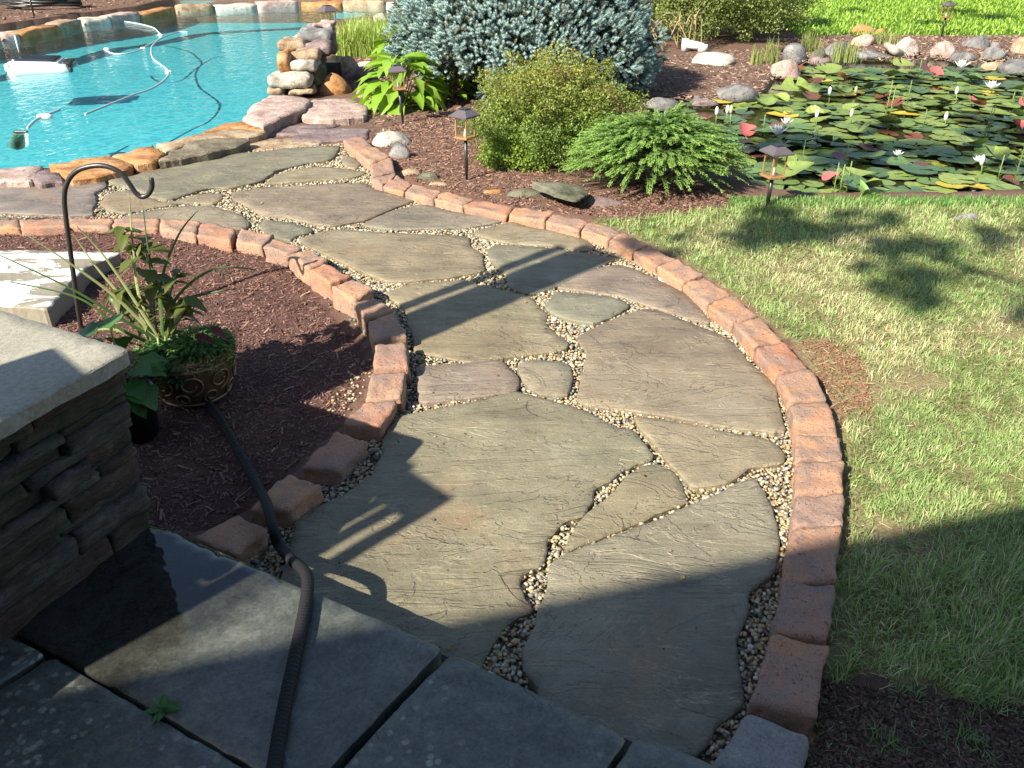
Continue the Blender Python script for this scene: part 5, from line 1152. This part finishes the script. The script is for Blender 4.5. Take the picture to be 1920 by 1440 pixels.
BUD = [(1342,208,235),(1369,205,240),(1595,212,235),(1554,170,195),(1603,168,180),(1530,213,240),(1792,170,198),(1772,218,240),(1362,205,232),(1246,215,250),(1840,300,330)]
for x, y, yb in BUD:
    b_ = P(x, yb, PONDZ); i = nearest(b_); t_ = PY(x+2, y, b_.y); lo = np.array(lil[i].location)
    V, F = tube([b_, t_], .006, 6); mesh('flower_stalk', V-lo, F, mstem, lil[i])
    V, F = ico(2); V = V*np.array([.018, .018, .045])+np.array(t_)-lo; mesh('bud', V, F, bud if x % 2 else petal, lil[i])
# marsh plants: upright needle-leaved spikes
mt_c = [((.10, .20, .04), (.24, .34, .08)), ((.06, .13, .05), (.14, .22, .09))]
SPKS = [(1583,268,316,0),(1586,302,360,0),(1560,305,375,0),(1572,308,372,0),(1500,262,325,0),(1486,292,320,0),(1655,150,240,0),(1662,165,245,0),(1900,255,345,0),(1868,290,345,0),(1912,150,200,0),(1896,172,198,0),(1602,80,130,1),(1612,84,130,1),(1720,112,150,1),(1730,205,240,1),(1850,195,260,1),(1845,200,262,1),(1430,214,250,1),(1530,238,262,1),(1700,150,195,1)]
MLB = ['tall spike plant, tallest of the front trio by the lawn', 'spike plant right of centre in the front trio', 'short spike left in the front group', 'stubby spike low in the front group', 'spike standing alone right of the lawn edge lantern', 'short spike close beside the lantern head', 'yellowish spike in the middle of the pond', 'green spike just right of the yellowish one', 'tall spike near the right edge in front', 'short spike left of the tall right front one', 'spike at the right edge at the pond back', 'shorter spike beside the one at the right back', 'dark reed at the far bank below the pink boulder', 'dark reed right beside its twin at the far bank', 'dark spike in the far water below the log', 'dark spike among bronze pads, right of centre', 'dark spike among the reddish raised pads', 'thin dark spike touching the reddish raised pads', 'dark spike between juniper and centre', 'low dark spike amid the dark central pads', 'dark spike below the pinkish tan boulder']
for ml_, (x, yt, yb, c_) in zip(MLB, SPKS):
    b_ = P(x, yb, PONDZ); t_ = PY(x+3, yt, b_.y); H = t_.z-b_.z; n = int(26+H*90); zz = rng.random(n)*H; a = rng.uniform(0, 6.28, n); d = np.column_stack([np.cos(a), np.sin(a), np.full(n, .9)]); pos = np.column_stack([np.zeros(n), np.zeros(n), zz])
    T = np.array([(-.5, 0, 0), (.5, 0, 0), (0, 1, 0)]); V, F, C = scatter(T, np.array([[0, 1, 2]]), pos, frames(d, rng.uniform(0, 6, n)), np.column_stack([np.full(n, .006), np.full(n, .045)*(1.2-zz/H), np.full(n, .01)]), mixc(*mt_c[c_], rng.random(n)))
    V2, F2 = tube([(0, 0, 0), (.0, 0, H)], .004, 5)
    r = empty('marsh_plant', b_, ml_, 'water plant', 'needle leaved water plants rising from the pond'); mesh('foliage', V, F, M['blade'], r, False, C); mesh('stem', V2, F2, mstem, r)
weed(1626, 374, -.06, .14, 22, 'leafy willow like seedling at the edge of lawn and pond', (.14, .24, .06), 1.2, 'seedling')

# ================================================================== GROUND COVER
def blades(pos, L, w, lean, c, hd=None, m=2):
    n = len(pos); an = rng.uniform(0, 6.28, n) if hd is None else hd; h = np.column_stack([np.cos(an), np.sin(an)]); side = np.column_stack([-h[:, 1], h[:, 0]])
    V = np.zeros((n, 5, 3)); o1 = L*np.sin(lean*.6)*.5; z1 = L*np.cos(lean*.6)*.5; o2 = o1+L*np.sin(np.minimum(lean*1.35, 1.75))*.5; z2 = z1+L*np.cos(np.minimum(lean*1.35, 1.75))*.5
    for k_, (sg, o_, z_, ww) in enumerate([(-1, 0, 0, .8), (1, 0, 0, .8), (-1, o1, z1, 1), (1, o1, z1, 1), (0, o2, z2, 0)]):
        V[:, k_] = pos; V[:, k_, :2] += h*(o_*np.ones(n))[:, None]+side*(sg*ww*w/2*np.ones(n))[:, None]; V[:, k_, 2] += z_
    F = np.array([[0, 1, 3], [0, 3, 2], [2, 3, 4]]); F = (F[None]+(np.arange(n)*5)[:, None, None]).reshape(-1, 3)
    return V.reshape(-1, 3), F, np.repeat(c, 5, axis=0)
BARE = [(1550,680,.16,1),(1580,745,.16,1),(1530,650,.08,.9),(1680,712,.16,.7),(1740,705,.12,.6),(1870,615,.14,.75),(1640,640,.08,.6),(1500,575,.12,.45),(1440,500,.10,.4),(1620,490,.14,.35),(1250,430,.10,.4),(1700,1015,.1,.8),(1880,520,.1,.5),(1640,990,.06,.5)]
def lawn():
    parts = []
    for y0, y1, dens in ((1.1, 2.2, 21000), (2.2, 3.4, 17000), (3.4, 4.6, 11500), (4.6, 6.6, 7500)):
        n = int(dens*(y1-y0)*4.6); p = np.column_stack([rng.uniform(.3, 4.9, n), rng.uniform(y0, y1, n)]); p = p[p[:, 0] < .66*p[:, 1]+.75]; wq_ = np.column_stack([(fbm(p, 5, 201)-.5)*.22, (fbm(p, 5, 211)-.5)*.34])*(p[:, 1:2] < 2.0); p = p[inpoly(p+wq_, LAWN)]
        keep = np.ones(len(p)); 
        for x, y, r, k_ in BARE:
            c = P(x, y, -.03); d = np.hypot(p[:, 0]-c.x, p[:, 1]-c.y); keep -= k_*np.clip(1.5-d/r, 0, 1)*(.6+.8*fbm(p, 9, 51))
        pat = fbm(p, 1.7, 61); keep -= np.clip((pat-.56)*2.2, 0, .45)
        edge = segdist(p, LAWN); keep -= (edge < .03)*.5
        ok = rng.random(len(p)) < keep; p = p[ok]; pat = pat[ok]; n = len(p)
        straw = np.clip((fbm(p, 2.1, 71)-.44)*2.4, 0, .6); lush = np.clip((p[:, 1]-4.9)*1.2, 0, 1)+(p[:, 1] < 2.0)*.7; straw *= (1-np.clip(lush, 0, .8)); isr = rng.random(n) < straw+.10
        c = mixc((.16, .27, .07), (.38, .49, .18), rng.random(n)); c = np.where(isr[:, None], mixc((.44, .40, .21), (.64, .59, .36), rng.random(n)), c)
        L = rng.uniform(.022, .052, n)*(1+.5*np.clip(lush, 0, 1)); w = .0027+.0006*(y0 > 3)+.0011*(y0 > 4)
        clump = vn(p, 11, 81)*6.28*1.6; hd = clump+rng.normal(scale=1.0, size=n); ln = np.clip(rng.normal(1.08, .38, n), .05, 1.5)-.3*np.clip(lush, 0, 1)
        parts.append(blades(np.column_stack([p, gz(p)+rng.uniform(0, .008, n)]), L, np.full(n, w)*rng.uniform(.7, 1.2, n), ln, c*rng.uniform(.8, 1.15, (n, 1)), hd))
    n = 1500; p = np.column_stack([rng.uniform(.6, 1.9, n), rng.uniform(1.15, 1.62, n)]); p = p[vn(p, 9, 5) > .5]; p = p[(p[:, 0] > .72)]; n = len(p)
    parts.append(blades(np.column_stack([p, np.full(n, -.04)]), rng.uniform(.02, .05, n), np.full(n, .0024), rng.uniform(.5, 1.5, n), mixc((.15, .24, .07), (.34, .40, .18), rng.random(n))))
    V, F, C = merge(parts); print('lawn tris', len(F)); return V, F, C
V, F, C = lawn(); tag(mesh('lawn_grass', V, F, M['blade'], col=C, smooth=False), 'short patchy lawn grass, green mixed with dry straw blades, right of the paver curve', 'grass', kind='stuff')
# tufts hanging over the pond edge and blades in the bare soil
V, F, C, o0 = straps('x', 1375, 1990, 388, .17, 2600, .06, .003, (.09, .22, .05), (.20, .38, .09), '', bend=.9)
tag(mesh('pond_edge_grass', V+o0, F, M['blade'], col=C, smooth=False), 'longer fresh green grass fringing the near bank of the pond', 'grass', kind='stuff')
# far lawn
n = 42000; p = np.column_stack([rng.uniform(4.0, 17, n), rng.uniform(12.2, 24, n)]); p = p[inpoly(p, FAR) & (p[:, 0] < .66*p[:, 1]+.6)]; n = len(p)
V, F, C = blades(np.column_stack([p, gz(p)]), rng.uniform(.05, .11, n), rng.uniform(.012, .028, n), rng.uniform(.2, 1.2, n), mixc((.16, .30, .03), (.34, .48, .07), rng.random(n)))
tag(mesh('far_lawn_grass', V, F, M['blade'], col=C, smooth=False), 'bright clover rich lawn beyond the pond', 'grass', kind='stuff')
# mulch chips
CT = np.array([(-.5, -1, 0), (.5, -1, .1), (.5, 1, 0), (-.5, 1, .15), (0, 0, .9)]); CF = np.array([[0, 1, 4], [1, 2, 4], [2, 3, 4], [3, 0, 4]])
def chips(q, n, L, w, c1, c2, zf=0.002, avoid=None):
    p = inside_points(q, n)
    for a in (avoid or []): p = p[~inpoly(p, a)]
    n = len(p); d = np.column_stack([rng.normal(size=(n, 2)), rng.normal(scale=.25, size=n)]); t = rng.random(n)**1.6
    return scatter(CT, CF, np.column_stack([p, gz(p)+zf+rng.uniform(-.003, .006, n)]), frames(d, rng.normal(scale=.5, size=n)), np.column_stack([w*rng.uniform(.5, 1.5, n), L*rng.uniform(.3, 1.3, n), w*rng.uniform(.4, 1, n)]), mixc(c1, c2, t))
lbp = A2([(-60,432),(120,432),(300,440),(440,462),(535,500),(600,575),(672,650),(680,700),(640,790),(540,880),(440,965),(350,1010),(285,985),(150,700),(60,560),(-60,440)], -.05)
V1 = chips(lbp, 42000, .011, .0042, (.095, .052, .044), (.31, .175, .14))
V2 = chips(A2([(690,258),(760,225),(860,200),(1000,300),(1200,400),(1120,402),(1000,395),(890,370),(790,345),(745,320),(730,285)], -.03), 16000, .018, .007, (.12, .065, .045), (.34, .20, .145))
V3 = chips(A2([(1190,120),(1300,96),(1420,92),(1480,70),(1560,64),(1940,66),(1940,125),(1730,112),(1640,112),(1560,112),(1490,124),(1445,150),(1420,182),(1290,190),(1200,200),(900,240),(700,250),(640,110),(620,80),(900,100)], -.03), 26000, .028, .011, (.14, .09, .065), (.42, .29, .21))
V4 = chips(A2([(-100,40),(0,44),(110,28),(210,14),(330,-2),(330,-30),(-100,-30)], -.03), 5000, .045, .016, (.12, .07, .05), (.36, .24, .18))
V5 = chips(lbp, 1300, .026, .006, (.10, .05, .04), (.36, .22, .16), .006); V6 = chips(lbp, 160, .05, .0022, (.30, .20, .13), (.50, .38, .26), .01)
V7 = chips(A2([(1040,385),(1200,340),(1440,372),(1440,384),(1390,386),(1290,402),(1200,414),(1120,404)], -.03), 9000, .016, .006, (.10, .055, .04), (.30, .18, .13))
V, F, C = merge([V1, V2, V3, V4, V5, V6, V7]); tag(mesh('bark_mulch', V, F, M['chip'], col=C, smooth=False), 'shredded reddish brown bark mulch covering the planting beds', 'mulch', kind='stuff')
# crumbs of soil, straw and pebbles on the bare ground at the bottom right
q_ = A2([(1540, 1270), (1640, 1290), (1780, 1310), (1990, 1330), (1990, 1500), (1480, 1500), (1530, 1380)], -.03)
Va = chips(q_, 9000, .009, .006, (.05, .032, .024), (.15, .10, .075)); Vb = chips(q_, 130, .022, .0012, (.20, .16, .10), (.36, .30, .19), .004)
Vc = chips(A2([(1500, 640), (1620, 640), (1640, 790), (1575, 800)], -.03), 3000, .006, .005, (.16, .07, .04), (.34, .17, .10)); Vd = chips(LAWN, 16000, .022, .0016, (.34, .28, .16), (.56, .49, .31), .010)
V, F, C = merge([Va, Vb, Vc, Vd]); tag(mesh('soil_crumbs', V, F, M['chip'], col=C, smooth=False), 'crumbs of soil and dry straw on the bare ground and between the grass', 'soil', kind='stuff')
for i, (x, y) in enumerate([(1840, 1330), (1660, 1400), (1750, 1240), (1570, 1260), (1700, 1300), (1820, 1390)]):
    b_ = np.array(P(x, y, -.04)); n = 46; V, F, C = blades(np.column_stack([rng.normal(scale=.022, size=(n, 2)), np.zeros(n)]), rng.uniform(.03, .075, n), np.full(n, .0028), rng.uniform(.2, 1.3, n), mixc((.10, .20, .06), (.22, .32, .12), rng.random(n)))
    o = mesh('grass_tuft', V, F, M['blade'], col=C, smooth=False); o.location = b_; tag(o, ['grass tuft alone on the dark soil, upper right one', 'lowest small grass tuft on the dark soil beside the grey block', 'tuft at the shaded lawn fringe above the dark soil', 'tuft close against the outer pavers in deep shade', 'tuft at the middle of the ragged lawn fringe', 'tuft near the bottom right corner on dark soil'][i], 'grass tuft', 'grass tufts on bare soil')

# ================================================================== TREES outside the view (shade the lawn, stand in the water's reflections)
def tree(x, y, h, r, n, label, clumps=None, cs=.16, th=.16, c1=(.05, .10, .02), c2=(.12, .20, .04), boughs=None):
    root = empty('tree', (x, y, 0), label, 'tree'); pts = smooth_path([(0, 0, -.1), (.1, .05, h*.35), (-.05, .1, h*.7), (0, 0, h*.95)], 5)
    V, F = tube(pts, [th*(1-.75*i/len(pts)) for i in range(len(pts))], 10); mesh('trunk', V, F, M['bark'], root)
    if clumps is None:
        k_ = 46; cc = [(r*math.cos(i*2.4)*math.sqrt(((i*7) % k_)/k_), r*math.sin(i*2.4)*math.sqrt(((i*7) % k_)/k_), h*(.45+.55*(i/k_))) for i in range(k_)]; clumps = [(*c, r*.36) for c in cc]
    P_ = []
    for cx, cy, cz, cr in clumps:
        m = max(12, int(n*cr**1.6/sum(c_[3]**1.6 for c_ in clumps))); q = rng.normal(size=(m, 3)); q /= np.linalg.norm(q, axis=1)[:, None]; P_.append(np.array([cx, cy, cz])+q*(cr*rng.random((m, 1))**.5)*np.array([1, 1, .7]))
    P_ = np.concatenate(P_); k = len(P_); V, F, C = scatter(TL, TLF, P_, rrot(k), rng.uniform(.7, 1.2, k)*cs, mixc(c1, c2, rng.random(k))); mesh('crown', V, F, M['leaf'], root, smooth=False, col=C)
    for c in clumps[::3] if not boughs else boughs:
        V, F = tube(smooth_path([(0, 0, h*(.4 if not boughs else .85)), (c[0]*.5, c[1]*.5, (h*.6+c[2])/2+.2), c[:3]], 3), .03 if not boughs else .018, 5); mesh('branch', V, F, M['bark'], root)
    return root
# shade tree: leaf clumps of its crown fall as soft blots on the grass and the pond
TX, TY, TH = 5.5, -10.5, 9.5
cl_ = []
for x, y, r in ((1715,455,.15),(1650,480,.10),(1690,545,.16),(1735,560,.08),(1480,438,.16),(1390,440,.12),(1560,425,.14),(1900,560,.16),(1880,455,.08),(1250,455,.09),(1760,500,.10),(1840,430,.12),(1500,395,.18),(1640,395,.16)):
    g = P(x, y, 0); hh = 6.2+1.2*rng.random(); c = np.array([g.x, g.y])-D2*hh*COT
    for q_ in range(5): cl_.append((c[0]-TX+rng.normal()*r*.75, c[1]-TY+rng.normal()*r*.6, hh+rng.normal()*.1, r*rng.uniform(.3, .75)))
for x, y, r in ((1300,235,.30),(1400,262,.34),(1500,255,.34),(1560,288,.26),(1620,270,.3),(1700,262,.32),(1780,276,.3),(1860,240,.34),(1900,300,.2),(1840,212,.3),(1560,160,.26),(1700,140,.24),(1640,228,.2),(1480,90,.25),(1860,30,.5),(1800,20,.4),(1750,40,.3),(1600,18,.3)):
    g = P(x, y, 0); hh = 6.5+1.8*rng.random(); c = np.array([g.x, g.y])-D2*hh*COT; cl_.append((c[0]-TX, c[1]-TY, hh, r))
tree(TX, TY, TH, 2, 15000, 'tall shade tree behind the house with boughs reaching over the roof', cl_, .075, boughs=cl_[::31])
# unseen hedge, added so the far water mirrors dark green
hg = empty('hedge', (0, 26.5, 0), 'long dark green hedge added beyond the view for the water to mirror', 'hedge')
n = 26000; q = np.column_stack([rng.uniform(-20, 20, n), rng.normal(scale=.35, size=n), rng.uniform(0, 2.9, n)]); q[:, 2] += .25*np.sin(q[:, 0]*1.3)*(q[:, 2]/2.9)
V, F, C = scatter(TL, TLF, q, rrot(n), rng.uniform(.7, 1.2, n)*.26, mixc((.06, .12, .02), (.18, .28, .05), rng.random(n))); mesh('foliage', V, F, M['leaf'], hg, smooth=False, col=C)
# trees beyond, mirrored by pool and pond
for i, (x, y, h, r) in enumerate([(-9, 27, 6, 2.6), (-4.5, 29, 7, 3), (.5, 30, 6.5, 3), (5, 31, 7.5, 3.2), (10, 30, 7, 3), (15, 29, 8, 3), (-14, 25, 7, 3)]):
    tree(x, y, h, r, 3800, ['tree beyond the pool, far left but one', 'tree beyond the pool, left of centre', 'tree beyond the spruce', 'tree beyond the loose shrub', 'tree beyond the far lawn', 'tree beyond the far lawn at the right end', 'tree beyond the pool at the left end'][i], cs=.42, th=.2)
